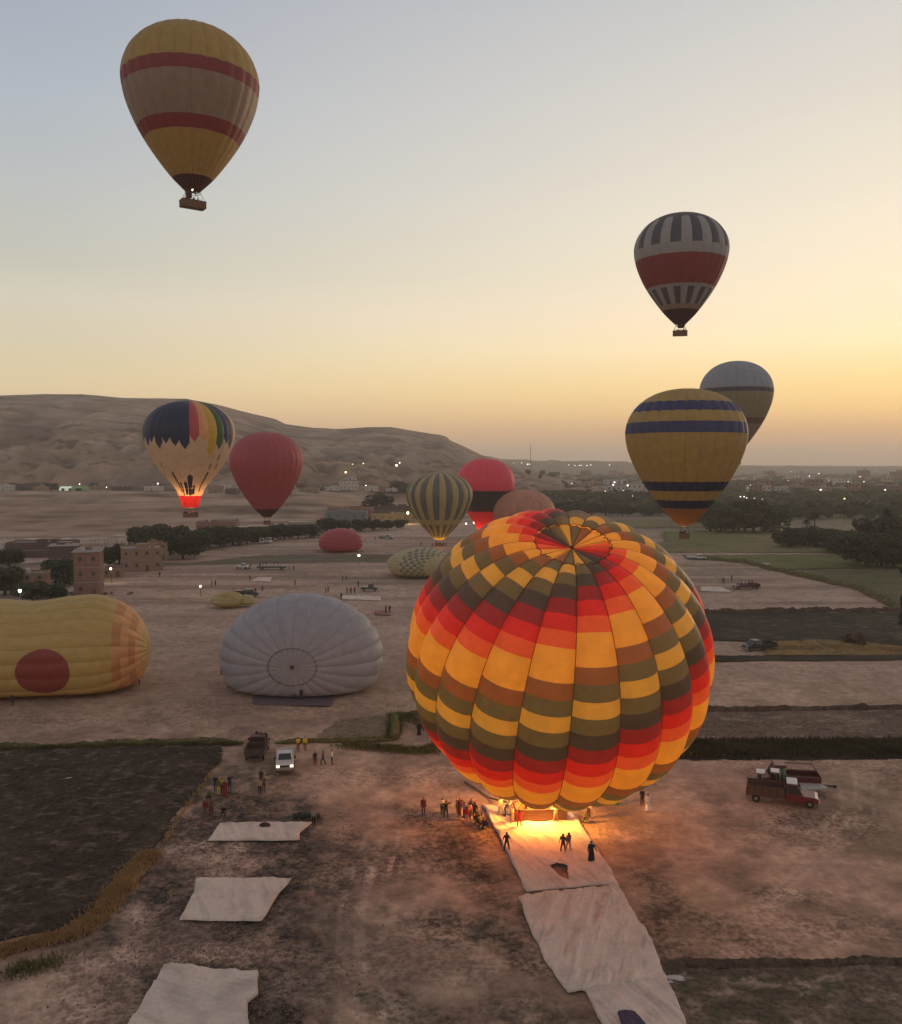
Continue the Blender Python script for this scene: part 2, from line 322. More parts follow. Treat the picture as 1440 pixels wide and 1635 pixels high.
def field(name, poly, res, material, relief_=.12, z0=0.03, seed=1, warp=1.5, rscale=1.0, colr=None, rows=0, lift=0.0):
    P = wpts(poly); xs = [p[0] for p in P]; ys = [p[1] for p in P]
    rx, ry = (res, res) if not hasattr(res, '__len__') else res
    X, Y = np.meshgrid(np.arange(min(xs) - 1, max(xs) + 1, rx), np.arange(min(ys) - 1, max(ys) + 1, ry))
    J = np.random.default_rng(seed); X = X + (J.random(X.shape) - .5) * rx * .6; Y = Y + (J.random(X.shape) - .5) * ry * .6
    wx = X + (fbm(X / 3, Y / 3, seed + 200, 4) - .5) * warp; wy = Y + (fbm(X / 3, Y / 3, seed + 207, 4) - .5) * warp
    cx = (wx[:-1, :-1] + wx[1:, 1:]) / 2; cy = (wy[:-1, :-1] + wy[1:, 1:]) / 2
    ins = in_poly(cx, cy, P)
    edge = smooth(0, 2.5 * rx + .4, seg_dist(wx, wy, P + [P[0]]))
    Z = z0 + edge * (lift + relief_ * (fbm(X / rscale, Y / rscale, seed + 300, 4) - .35) * 2)
    if rows: Z += edge * relief_ * .6 * np.sin(Y * rows)
    nn = X.shape[1]; a, b = np.nonzero(ins)
    F = np.stack([a * nn + b, a * nn + b + 1, (a + 1) * nn + b + 1, (a + 1) * nn + b], -1)
    used, inv = np.unique(F, return_inverse=True); F = inv.reshape(F.shape)
    Vv = np.stack([X, Y, Z], -1).reshape(-1, 3)[used]
    cc = None
    if colr is not None:
        t = smooth(.35, .65, fbm(X / (rscale * 2.5), Y / (rscale * 2.5), seed + 400, 5))[..., None]
        cc = (np.array(colr[0]) * (1 - t) + np.array(colr[1]) * t)
        if len(colr) > 2:
            t2 = smooth(.62, .72, fbm(X / (rscale * 1.1), Y / (rscale * .6), seed + 500, 4))[..., None]; cc = cc * (1 - t2) + np.array(colr[2]) * t2
        cc = cc.reshape(-1, 3)[used]
    o = fast_mesh(name, Vv, F, material, cc); tag(o, kind='structure'); return o
M_field = mat('field_soil', None, .97, .3, .8, .10, 6., attr='col', spec=.05, grit=.35)
field('ploughed_field', [(-260, 1196), (0, 1199), (120, 1192), (350, 1188), (356, 1200), (330, 1245), (300, 1280), (250, 1345), (200, 1400), (160, 1455), (125, 1484), (70, 1490), (20, 1500), (-60, 1520), (-300, 1560)],
      .28, M_field, .16, .02, 1, 1.2, .8, [(.055, .041, .030), (.078, .056, .040), (.15, .11, .078)])
field('ploughed_field', [(1050, 980), (1640, 976), (1640, 1034), (1440, 1030), (1300, 1022), (1050, 1024)], (.8, .6), M_field, .2, .04, 2, 1.5, 2, [(.055, .046, .038), (.075, .062, .045), (.12, .1, .07)])
field('dry_grass_field', [(1218, 1025), (1330, 1021), (1440, 1032), (1640, 1036), (1640, 1046), (1220, 1046)], (.7, .5), M_field, .22, .06, 3, 1.5, 1.6, [(.30, .19, .075), (.24, .165, .08), (.14, .1, .06)])
field('earth_bank', [(1100, 1047), (1640, 1045), (1640, 1053), (1100, 1056)], (.7, .3), M_field, .25, .03, 4, .6, 1.5, [(.05, .042, .03), (.08, .06, .04)])
field('fallow_field', [(1060, 1137), (1640, 1133), (1640, 1180), (1040, 1182)], (.5, .4), M_field, .12, .03, 5, 1.2, 2.0, [(.21, .14, .105), (.16, .11, .08), (.28, .2, .15)])
field('fallow_field', [(1052, 1543), (1640, 1541), (1640, 1760), (1130, 1760), (1080, 1600)], .25, M_field, .14, .0, 6, 1.0, 1.2, [(.12, .1, .065), (.2, .145, .105), (.3, .22, .17)])
field('fallow_field', [(540, 1146), (625, 1142), (632, 1176), (500, 1184)], .4, M_field, .12, .02, 7, 1.5, 1.5, [(.22, .16, .1), (.26, .18, .12)])
GR = [[(.15, .15, .06), (.20, .16, .085), (.11, .13, .05)], [(.12, .125, .05), (.17, .15, .08), (.21, .16, .1)], [(.10, .13, .04), (.14, .14, .06), (.09, .09, .045)], [(.11, .105, .055), (.15, .12, .075), (.09, .09, .04)]]
strips = [[(1060, 848), (1640, 846), (1640, 862), (1060, 866)], [(1040, 866), (1640, 862), (1640, 882), (1030, 882)], [(1090, 886), (1640, 884), (1640, 905), (1235, 909), (1195, 899), (1100, 891)],
          [(1237, 911), (1640, 907), (1640, 990), (1440, 975), (1400, 955), (1370, 941), (1300, 925)]]
for q, s_ in enumerate(strips):
    field('grass_field', s_, (2.5, 1.6) if q < 2 else (1.6, 1.0), M_field, .3, .08, 20 + q, 6, 8, [tuple(1.2 * x for x in c) for c in GR[q]])
for q, s_ in enumerate([[(880, 832), (1180, 829), (1180, 842), (880, 844)], [(1200, 812), (1640, 810), (1640, 826), (1200, 830)], [(830, 800), (980, 798), (1000, 808), (830, 812)]]):
    field('grass_field', s_, (6, 4), M_field, .4, .1, 30 + q, 15, 20, [tuple(1.2 * x for x in c) for c in GR[(q + 1) % 4]])

# earth banks and ditches as low ridges with a grassy top
def ridge(name, pts, w, h, colr, seed, step=.5, z0=0, kind='structure'):
    P = wpts(pts); L_ = [0]
    for a, b in zip(P[:-1], P[1:]): L_.append(L_[-1] + math.dist(a, b))
    n = max(4, int(L_[-1] / step)); s = np.linspace(0, L_[-1], n); X = np.interp(s, L_, [p[0] for p in P]); Y = np.interp(s, L_, [p[1] for p in P])
    tx = np.gradient(X); ty = np.gradient(Y); l = np.hypot(tx, ty); nx_, ny_ = -ty / l, tx / l
    c = np.linspace(-1, 1, 9); ww = w * (.7 + .6 * fbm(s / 2, s * 0, seed, 4)); hh = h * (.45 + 1.1 * fbm(s / 1.5, s * 0 + 5, seed + 1, 4)) * smooth(-.3, 2.5, s) * smooth(L_[-1] + .3, L_[-1] - 2.5, s)
    wob = (fbm(s / 4, s * 0 + 2, seed + 2, 4) - .5) * w * 1.5
    Vv = []; cc = []
    for k, t in enumerate(c):
        o = t * ww + wob + (rng.random(n) - .5) * w * .15
        z = z0 + hh * (np.cos(t * math.pi / 2) ** .8) * (1 + .5 * (rng.random(n) - .5)) - (.06 if abs(t) == 1 else 0)
        Vv.append(np.stack([X + nx_ * o, Y + ny_ * o, z], -1)); f_ = fbm(s / 1.2, s * 0 + k * 3.1, seed + 9, 4)[:, None]
        cc.append(np.array(colr[0]) * (1 - f_) + np.array(colr[1]) * f_)
    Vv = np.array(Vv); cc = np.array(cc); a, b = np.meshgrid(np.arange(8), np.arange(n - 1), indexing='ij')
    F = np.stack([a * n + b, a * n + b + 1, (a + 1) * n + b + 1, (a + 1) * n + b], -1).reshape(-1, 4)
    o = fast_mesh(name, Vv.reshape(-1, 3), F, M_field, cc.reshape(-1, 3)); tag(o, kind=kind); return o
GB = [(.07, .08, .025), (.2, .15, .07)]; EB = [(.06, .045, .03), (.16, .11, .08)]
ridge('earth_bank', [(-300, 1198), (0, 1193), (60, 1193), (200, 1187), (390, 1184)], .5, .42, GB, 1)
ridge('earth_bank', [(440, 1184), (560, 1184), (628, 1180)], .4, .4, GB, 2)
ridge('earth_bank', [(628, 1180), (631, 1160), (634, 1141)], .7, .9, GB, 3)
ridge('earth_bank', [(634, 1141), (700, 1138)], .4, .5, EB, 4)
ridge('earth_bank', [(1050, 1135), (1440, 1131), (1640, 1129)], .4, .5, EB, 5)
ridge('earth_bank', [(1050, 979), (1300, 977), (1640, 974)], .7, .8, EB, 6)
ridge('earth_bank', [(1040, 1538), (1250, 1538), (1640, 1534)], .35, .35, EB, 7, .3)
ridge('earth_bank', [(1100, 891), (1195, 899), (1240, 911), (1300, 924), (1370, 940), (1440, 973)], 1.2, 1.0, GB, 8, 1)
# hay-coloured verge along the ploughed field: many dry grass blades, nobody could count them
def tufts(name, paths, w, n, hgt, colr, seed, kind='stuff', blade=.05):
    J = np.random.default_rng(seed); V_ = []; F_ = []; C_ = []
    for pts, ww, share in paths:
        P = np.array(wpts(pts)); L_ = np.r_[0, np.cumsum(np.hypot(*np.diff(P, axis=0).T))]
        k = int(n * share); s = J.random(k) * L_[-1]; X = np.interp(s, L_, P[:, 0]); Y = np.interp(s, L_, P[:, 1])
        X += J.normal(0, 1, k) * ww * .5 + (fbm(s / 3, s * 0, seed, 3) - .5) * ww; Y += J.normal(0, 1, k) * ww * .35
        hh = hgt * (.4 + .9 * J.random(k)); a = J.random(k) * 6.28; b = blade * (.6 + J.random(k)); lx = J.normal(0, .35, k) * hh; ly = J.normal(0, .35, k) * hh
        v = np.zeros((k, 4, 3)); v[:, 0] = np.stack([X - b * np.cos(a), Y - b * np.sin(a), X * 0 - .05], -1); v[:, 1] = np.stack([X + b * np.cos(a), Y + b * np.sin(a), X * 0 - .05], -1)
        v[:, 2] = np.stack([X + lx + b * .7 * np.cos(a), Y + ly + b * .7 * np.sin(a), hh], -1); v[:, 3] = np.stack([X + lx - b * .7 * np.cos(a), Y + ly - b * .7 * np.sin(a), hh * .9], -1)
        f = np.arange(k * 4).reshape(k, 4) + sum(len(q) for q in V_); V_.append(v.reshape(-1, 3)); F_.append(f)
        t = np.repeat(np.clip(fbm(X / 2, Y / 2, seed + 3, 3) * 1.6 - .3 + (J.random(k) - .5) * .4, 0, 1), 4)[:, None]; C_.append(np.array(colr[0]) * (1 - t) + np.array(colr[1]) * t)
    o = fast_mesh(name, np.vstack(V_), np.vstack(F_), M_blade, np.vstack(C_), smooth_=False); return tag(o, kind=kind)
M_blade = mat('grass_blades', None, .9, .15, 2., attr='col', transl=.25, spec=.05)
field('straw_verge', [(236, 1362), (248, 1364), (232, 1388), (205, 1422), (182, 1452), (150, 1482), (112, 1498), (60, 1508), (10, 1530), (-60, 1560), (-60, 1522), (20, 1502), (100, 1490), (140, 1458), (180, 1408)], .22, M_field, .26, .03, 41, 2.0, .5, [(.31, .18, .085), (.21, .135, .07), (.11, .075, .045)])
tufts('dry_grass', [([(243, 1362), (205, 1405), (162, 1455), (122, 1490), (60, 1504), (-40, 1532)], .85, 1.0)], 1, 20000, .22, [(.34, .195, .085), (.45, .28, .13)], 3, blade=.03)
tufts('dry_grass', [([(340, 1232), (305, 1278), (262, 1345)], .25, .03), ([(1218, 1034), (1330, 1034), (1480, 1040)], 3.2, .5)], 1, 9000, .3, [(.3, .2, .1), (.42, .29, .13)], 4, blade=.04)
tufts('green_verge_grass', [([(-200, 1200), (0, 1197), (200, 1190), (380, 1188)], .5, .4), ([(630, 1180), (633, 1142)], .9, .15), ([(560, 1190), (680, 1200), (720, 1180)], 1.6, .25), ([(100, 1532), (20, 1556)], 1.2, .03), ([(640, 1140), (700, 1165)], 1.5, .1)], 1, 16000, .3, [(.07, .08, .025), (.2, .17, .07)], 5, blade=.035)
tufts('ditch_vegetation', [([(1035, 1200), (1440, 1199), (1640, 1199)], 1.9, .75), ([(1035, 1188), (1640, 1187)], 1.4, .25)], 1, 36000, .5, [(.045, .045, .022), (.10, .085, .045)], 6, blade=.07)
field('ditch', [(1030, 1181), (1640, 1180), (1640, 1211), (1030, 1213)], (.5, .3), M_field, .3, .0, 44, .8, 1, [(.03, .025, .018), (.05, .04, .028)])

# ------------------------------------------------------------------ mountain, desert slope (left) and low far rise
ridge_px = [(-900, 700), (-500, 650), (-200, 636), (0, 632), (70, 630), (135, 630), (200, 636), (300, 637), (350, 647), (400, 660), (440, 669), (456, 677), (500, 683), (540, 685), (590, 682), (625, 682), (665, 689), (705, 695), (714, 698), (718, 703), (745, 715), (770, 727), (800, 733), (850, 736), (1000, 737), (1015, 741), (1200, 744), (1440, 745), (2200, 745)]
M_rock = mat('desert_rock', None, .97, .22, .02, 2.5, .05, attr='col', spec=.03)
us = np.linspace(-900, 1040, 600); Dv = np.concatenate([np.geomspace(375, 760, 60), np.geomspace(765, 1700, 220), np.geomspace(1710, 2600, 30)])
UU, DD = np.meshgrid(us, Dv); XX = (UU - 720) / FPX * DD; YY = DD
mr_px = [p for p in ridge_px if p[0] <= 770] + [(800, 737), (840, 750), (900, 764), (960, 773), (1040, 777)]
ry = np.interp(UU, [p[0] for p in mr_px], [p[1] for p in mr_px])
DR = 1380 + 240 * np.sin(UU / 330.) ; DR = np.where(UU > 700, DR + (UU - 700) * 1.2, DR)
ZR = H + (743 - ry) / FPX * DR
slope0 = 11 * smooth(380, 720, DD) * smooth(700, 470, UU)
slope0 += (fbm(XX / 60, YY / 30, 400, 4) - .5) * 5 * smooth(400, 520, DD) * smooth(680, 520, UU)
base = 765 + 60 * (fbm(UU / 120, UU * 0, 410, 3) - .5)
t = np.clip((DD - base) / (DR - base), 0, 1.0)
prof = np.where(t < .35, .9 * t, .9 * .35 + (1 - .9 * .35) * ((t - .35) / .65) ** .85)
back = smooth(0, 900, DD - DR)
gul = 1 - np.abs(fbm(XX / 90 + YY / 400, YY / 260, 420, 5) * 2 - 1)
gul2 = 1 - np.abs(fbm(XX / 30, YY / 60, 430, 4) * 2 - 1)
amp = smooth(0, .1, t) * (.06 + .94 * smooth(1.0, .66, t))
Z = slope0 * (1 - smooth(0, .1, t)) + np.where(t > 0, np.maximum(slope0, 0), 0) * smooth(0, .1, t) + (ZR - slope0) * prof * (1 - .35 * back) + amp * ((gul - .6) * 12 + (gul2 - .6) * (5 + 14 * smooth(.6, .15, t))) + (fbm(XX / 14, YY / 18, 440, 4) - .5) * (3 + 8 * smooth(.55, .15, t)) * amp
Z = Z * smooth(1040, 940, UU) - 1.0 * smooth(940, 1040, UU)
Z = Z * smooth(375, 392, DD) - .6 * smooth(392, 375, DD) - .25
Z = np.where((UU > 560) & (DD < 760), np.minimum(Z, Z * smooth(760, 560, UU) - .4), Z)
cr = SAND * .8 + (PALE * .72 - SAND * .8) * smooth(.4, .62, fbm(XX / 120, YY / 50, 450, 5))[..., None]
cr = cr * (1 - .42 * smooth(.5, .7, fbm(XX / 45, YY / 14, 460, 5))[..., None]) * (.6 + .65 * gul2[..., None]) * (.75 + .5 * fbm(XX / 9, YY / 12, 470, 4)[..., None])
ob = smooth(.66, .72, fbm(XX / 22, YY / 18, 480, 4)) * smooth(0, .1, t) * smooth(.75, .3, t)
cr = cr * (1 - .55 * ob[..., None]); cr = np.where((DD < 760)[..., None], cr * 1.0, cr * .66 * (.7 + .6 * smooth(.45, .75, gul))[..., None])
a, b = np.meshgrid(np.arange(len(Dv) - 1), np.arange(len(us) - 1), indexing='ij'); nn = len(us)
F = np.stack([a * nn + b, a * nn + b + 1, (a + 1) * nn + b + 1, (a + 1) * nn + b], -1).reshape(-1, 4)
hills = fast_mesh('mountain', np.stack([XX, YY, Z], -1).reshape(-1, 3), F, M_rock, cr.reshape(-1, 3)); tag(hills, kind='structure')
HZ = Z
def hill_z(x, y):
    u = x / y * FPX + 720
    if u > 1030 or u < -890 or y < 376 or y > 2500: return 0.0
    i = np.searchsorted(Dv, y); j = np.searchsorted(us, u)
    return max(0.0, float(HZ[min(i, len(Dv) - 1), min(j, nn - 1)]))
def GH(u, v, z_guess=0):                    # pixel -> point on the ground or the slope
    D = FPX * FW + (u - 720) * np.array([1., 0, 0]) - (v - 817.5) * UP; D = D / D[1]
    for d in np.linspace(120, 1600, 1500):
        P = np.array([0, 0, H]) + D * d
        if P[2] <= hill_z(P[0], P[1]): return P
    return G(u, v)
# far rise on the right of the mountain
us2 = np.linspace(700, 2300, 300); D2 = np.geomspace(2300, 6500, 60); U2, DD2 = np.meshgrid(us2, D2)
rz = np.interp(U2, [p[0] for p in ridge_px], [p[1] for p in ridge_px]); Z2 = (H + (743 - rz) / FPX * 3600) * smooth(2300, 3600, DD2) * smooth(6500, 5200, DD2) * smooth(700, 780, U2) - .5
Z2 *= (.9 + .25 * fbm(U2 / 20, DD2 / 300, 500, 4)); Z2 = np.where(DD2 > 3550, Z2, Z2)
cr2 = np.array([.2, .16, .11]) * (.7 + .6 * fbm(U2 / 12, DD2 / 80, 510, 5))[..., None]
n2_ = len(us2); a, b = np.meshgrid(np.arange(len(D2) - 1), np.arange(n2_ - 1), indexing='ij')
F = np.stack([a * n2_ + b, a * n2_ + b + 1, (a + 1) * n2_ + b + 1, (a + 1) * n2_ + b], -1).reshape(-1, 4)
tag(fast_mesh('low_hills', np.stack([(U2 - 720) / FPX * DD2, DD2, Z2], -1).reshape(-1, 3), F, M_rock, cr2.reshape(-1, 3)), kind='structure')

# haze: one closed box of thin air round everything
hz = MB(); hz.box((0, 3000, 84), (20000, 14000, 172)); hazeo = hz.build('haze', None); tag(hazeo, kind='stuff')
mh = bpy.data.materials.new('haze_air'); mh.use_nodes = True; mh.node_tree.nodes.clear()
ho = mh.node_tree.nodes.new('ShaderNodeOutputMaterial'); hv = mh.node_tree.nodes.new('ShaderNodeVolumePrincipled')
hv.inputs['Color'].default_value = (.99, .93, .86, 1); hv.inputs['Density'].default_value = .00019; hv.inputs['Anisotropy'].default_value = .35
mh.node_tree.links.new(hv.outputs[0], ho.inputs['Volume']); hazeo.data.materials.append(mh)

# ------------------------------------------------------------------ hot-air balloons
def fabric(name, rgb, transl=.3, noise=.11): return mat('fabric_' + name, rgb, .55, noise, .8, .12, 1.1, transl=transl, spec=.5)
FB = {k: fabric(k, c) for k, c in dict(
    crimson=(.27, .028, .03), red=(.62, .03, .018), vermilion=(.74, .13, .035), amber=(.80, .43, .05), tan=(.27, .12, .04), olive=(.14, .135, .062), gold=(.62, .42, .07), charcoal=(.068, .064, .052),
    yellow=(.50, .32, .09), yellow_pale=(.50, .39, .17), yellow_cloth=(.60, .41, .14), disc_red=(.36, .07, .055), dusk_red=(.29, .04, .045), beige=(.36, .25, .19), maroon=(.075, .018, .022), white=(.40, .37, .35), slate=(.10, .092, .11), blue=(.05, .055, .16), navy=(.022, .035, .085), rust=(.42, .17, .05), rust_dull=(.22, .11, .09),
    pink=(.50, .085, .10), rose=(.62, .06, .10), black=(.02, .018, .02), orange=(.62, .29, .18), cream=(.66, .52, .36), green=(.06, .13, .05), lilac=(.43, .40, .42), chequer=(.22, .21, .19), steel=(.16, .16, .15), sand=(.55, .45, .24), dun=(.33, .27, .17), ash=(.37, .38, .42), peach=(.75, .38, .16), apricot=(.60, .27, .10), dull_orange=(.58, .26, .16), scarlet=(.62, .025, .035)).items()}
M_tape = mat('load_tape', (.09, .06, .035), .8, 0, transl=.2)
M_wicker = mat('wicker', (.20, .11, .055), .85, .35, 30, .012, 45)
M_leather = mat('leather_rim', (.07, .035, .025), .6, .2)
M_steel = mat('burner_steel', (.35, .33, .31), .35, .1, metal=.8)
M_rope = mat('rope', (.12, .09, .07), .9, .1)
M_flame = mat('flame', (1, .5, .1), emit=(1, .52, .16), estr=26)
PROF = [(0, 1), (.10, .998), (.25, .985), (.45, .945), (.62, .88), (.78, .79), (.90, .69), (.97, .60), (1.0, .50), (.985, .41), (.94, .32), (.865, .235), (.765, .16), (.64, .095), (.0, 0)]
def make_profile(R, top, low, n=2.1, dip=0., dw=1., mouth=.12, cone=None):
    pts = []
    for a in np.linspace(0, math.pi / 2, 80):
        r = R * math.sin(a) ** (2 / n); h = top * math.cos(a) ** (2 / n) - dip * math.exp(-(r / dw) ** 2); pts.append((r, h))
    tab = cone or [(1, 0), (.985, .09), (.945, .19), (.875, .31), (.78, .44), (.66, .57), (.50, .72), (.32, .87), (mouth, 1)]
    rr_ = [q[0] for q in tab]; hh_ = [q[1] for q in tab]
    # smooth the table
    tt = np.linspace(0.01, 1, 80); rs = np.interp(tt, hh_, rr_); k = np.ones(9) / 9; rs2 = np.convolve(np.r_[[1] * 4, rs, rs[-1] + (np.arange(1, 5)) * (rs[-1] - rs[-2])], k, 'valid')
    for t_, r_ in zip(tt, rs2): pts.append((R * max(r_, mouth), -t_ * low))
    P = np.array(pts); s = np.r_[0, np.cumsum(np.hypot(*np.diff(P, axis=0).T))]
    return s, P
class Env:
    """surface of an envelope: arc length from the crown and angle -> point, with gores that bulge between the load tapes"""
    def __init__(e, s, P, N, sag=.1, th0=0., warp=None):
        e.s, e.P, e.N, e.sag, e.th0, e.warp = s, P, N, sag, th0, warp; e.S = s[-1]
        d = np.gradient(P, axis=0); l = np.hypot(d[:, 0], d[:, 1]); e.nr, e.nh = -d[:, 1] / l, d[:, 0] / l
    def at(e, s, g, off=0.):
        """g = gore coordinate (0..N)"""
        s = np.asarray(s, float); g = np.asarray(g, float)
        r = np.interp(s, e.s, e.P[:, 0]); h = np.interp(s, e.s, e.P[:, 1]); nr_ = np.interp(s, e.s, e.nr); nh_ = np.interp(s, e.s, e.nh)
        u = g - np.floor(g); w = 2 * math.pi * r / e.N; o = e.sag * w * (4 * u * (1 - u)) ** .8 + off
        th = e.th0 + g * 2 * math.pi / e.N; rr_ = r + nr_ * o; hh_ = h + nh_ * o
        p = np.stack([rr_ * np.sin(th), -rr_ * np.cos(th), hh_], -1)        # g=0 faces local -Y
        return e.warp(p) if e.warp else p
def grid_faces(ns, ng, close=False):
    a, b = np.meshgrid(np.arange(ns - 1), np.arange(ng - 1), indexing='ij')
    return np.stack([a * ng + b, (a + 1) * ng + b, (a + 1) * ng + b + 1, a * ng + b + 1], -1).reshape(-1, 4)
def patch(env, s0, s1, g0, g1, ns, ng, name, m, parent, off=0., smooth_=True):
    S_, G_ = np.meshgrid(np.linspace(s0, s1, ns), np.linspace(g0, g1 - (1e-6 if g1 == round(g1) else 0), ng), indexing='ij')
    S_ = np.maximum(S_, 1e-3)
    o = fast_mesh(name, env.at(S_, G_, off).reshape(-1, 3), grid_faces(ns, ng), m, None, smooth_, parent); return o
def tapes(env, parent, name='load_tape', s0=0.0, w=.05, gs=None, m=None, off=.02):
    S_ = np.linspace(max(s0, .01), env.S, 60)
    for k in (gs if gs is not None else range(env.N)):
        r = np.interp(S_, env.s, env.P[:, 0]); dw = np.minimum(w, r * .1) / np.maximum(2 * math.pi * r / env.N, 1e-3)
        a = env.at(S_, k + dw + 1e-5, off); b = env.at(S_, k - dw, off); Vv = np.stack([a, b], 1).reshape(-1, 3); n = len(S_)
        F = np.array([(2 * i, 2 * i + 1, 2 * i + 3, 2 * i + 2) for i in range(n - 1)])
        fast_mesh(name, Vv, F, m or M_tape, None, True, parent)
def ring(env, s, parent, name, m, r=.06, wob=0.):
    g = np.linspace(0, env.N, env.N * 6 + 1); sw = s + (wob * (rng.random(len(g)) - .5) if wob else 0)
    p = env.at(np.full_like(g, 1.) * sw, g, .03); b = MB()
    for i in range(len(p) - 1): b.tube(p[i], p[i + 1], r, n=4, caps=False)
    return b.build(name, m, parent)

def make_basket(parent, z, L_=3.6, Wd=1.6, Hb=1.15, mouth_r=1.2, mouth_z=4.0, burners=2, detail=True, rz=0.):
    """basket, posts, burner frame, burners and rigging: all parts of the balloon"""
    Rz = Matrix.Rotation(rz, 3, 'Z')
    def T(p): return Rz @ Vector(p)
    b = MB(); t = .08
    for sx in (-1, 1): b.box(T((sx * (L_ / 2 - t / 2), 0, z + Hb / 2)), (t, Wd, Hb), rz=rz)
    for sy in (-1, 1): b.box(T((0, sy * (Wd / 2 - t / 2), z + Hb / 2)), (L_ - 2 * t, t, Hb), rz=rz)
    b.box(T((0, 0, z + .05)), (L_ - 2 * t, Wd - 2 * t, .1), rz=rz)
    n = 4
    for k in range(1, n): b.box(T((-L_ / 2 + L_ * k / n, 0, z + Hb / 2)), (.05, Wd - 2 * t, Hb * .9), rz=rz)
    bk = b.build('basket', M_wicker, parent)
    # woven bands: horizontal ribs standing proud
    w_ = MB()
    for i in range(6):
        zz = z + .12 + i * (Hb - .2) / 6
        for sy in (-1, 1): w_.box(T((0, sy * (Wd / 2 + .006), zz)), (L_ + .02, .03, .07), rz=rz)
        for sx in (-1, 1): w_.box(T((sx * (L_ / 2 + .006), 0, zz)), (.03, Wd - .03, .07), rz=rz)
    tag(w_.build('wicker_weave', M_wicker, bk), kind='stuff')
    r_ = MB()
    c = [(-L_ / 2, -Wd / 2), (L_ / 2, -Wd / 2), (L_ / 2, Wd / 2), (-L_ / 2, Wd / 2), (-L_ / 2, -Wd / 2)]
    for a, d in zip(c[:-1], c[1:]): r_.tube(T((a[0], a[1], z + Hb + .02)), T((d[0], d[1], z + Hb + .02)), .07, n=6)
    r_.build('padded_rim', M_leather, bk)
    fz = z + Hb + 1.25; fx, fy = L_ * .27, Wd * .4
    for sx in (-1, 1):
        for sy in (-1, 1):
            p = MB(); p.tube(T((sx * L_ * .47, sy * Wd * .45, z + Hb)), T((sx * fx, sy * fy, fz)), .035); p.build('post', M_leather, parent)
    f = MB()
    for a, d in (((-fx, -fy), (fx, -fy)), ((fx, -fy), (fx, fy)), ((fx, fy), (-fx, fy)), ((-fx, fy), (-fx, -fy))): f.tube(T((a[0], a[1], fz)), T((d[0], d[1], fz)), .04)
    f.build('burner_frame', M_steel, parent)
    for k in range(burners):
        u = MB(); x = (k - (burners - 1) / 2) * fx * 1.0; o = T((x, 0, 0))
        u.tube((o.x, o.y, fz - .15), (o.x, o.y, fz + .1), .1, .1); u.tube((o.x, o.y, fz + .1), (o.x, o.y, fz + .5), .16, .22, caps=False); u.tube((o.x, o.y, fz + .46), (o.x, o.y, fz + .5), .24, .24)
        u.build('burner', M_steel, parent)
    cb = 8
    cbm = MB()
    for k in range(cb):
        a = (k + .5) / cb * 2 * math.pi; sx = 1 if math.cos(a) > 0 else -1; sy = 1 if math.sin(a) > 0 else -1
        e = MB(); e.tube(T((sx * fx, sy * fy, fz)), (mouth_r * math.cos(a + rz), mouth_r * math.sin(a + rz), mouth_z), .022, n=4); e.build('cable', M_rope, parent)
    return fz
def make_flame(parent, x, y, z0, h, r, m=M_flame):
    b = MB(); pr = [(0.3, 0), (.8, .12), (1, .3), (.8, .55), (.4, .8), (.05, 1)]
    for (a, c), (d, e) in zip(pr[:-1], pr[1:]): b.tube((x, y, z0 + c * h), (x + .02, y, z0 + e * h), a * r, d * r, n=10, caps=False)
    return b.build('flame', m, parent, smooth_=True)
def burner_light(loc, power, r=.4, color=(1, .52, .2), name='burner_light'):
    l = bpy.data.lights.new(name, 'POINT'); l.energy = power; l.shadow_soft_size = r; l.color = color
    o = bpy.data.objects.new(name, l); COL.objects.link(o); o.location = tuple(map(float, loc)); return o

def env_bbox(env, M, C):
    S_, G_ = np.meshgrid(np.linspace(.01, env.S, 50), np.linspace(0, env.N, 73), indexing='ij')
    p = env.at(S_, G_).reshape(-1, 3) @ M.T + C
    u, v = proj(p); return u.min(), u.max(), v.min(), v.max()
def fit_balloon(x0, x1, ytop, ybot, D, N, sag, mouth, tiltx=0., cone=None, th=0., lowfrac=.66):
    """size and place an envelope of diameter D so that it stands where the photograph has it"""
    w = x1 - x0; d = FPX * D / w; Htot = (ybot - ytop) * d / FPX; xc = (x0 + x1) / 2; yb = ybot
    cosx = math.cos(math.atan((xc - 720) / FPX)); R = D / 2
    u0, v0 = xc, ybot; M = np.eye(3)
    for it in range(14):
        s, P = make_profile(R, Htot * (1 - lowfrac), Htot * lowfrac, mouth=mouth, cone=cone); env = Env(s, P, N, sag, th)
        mz = Htot * lowfrac; C = PD(u0, v0, d) + np.array([0, 0, mz])
        a, b, c, e = env_bbox(env, M, C)
        u0 += xc - (a + b) / 2; v0 += (ybot - e) * .8; Htot *= 1 + .7 * ((ybot - ytop) / (e - c) - 1); R *= (x1 - x0) / (b - a)
    return env, C, mz, R, Htot
def s_at_v(env, C, v):
    """arc length where the side facing the camera meets picture row v"""
    az = math.atan2(C[0], C[1]); S_ = np.linspace(.02, env.S, 400); r = np.interp(S_, env.s, env.P[:, 0]); h = np.interp(S_, env.s, env.P[:, 1])
    p = np.stack([C[0] - r * math.sin(az), C[1] - r * math.cos(az), C[2] + h], -1); vv = proj(p)[1]
    k0 = int(np.argmin(vv[:200]))
    return float(np.interp(v, vv[k0:], S_[k0:]))
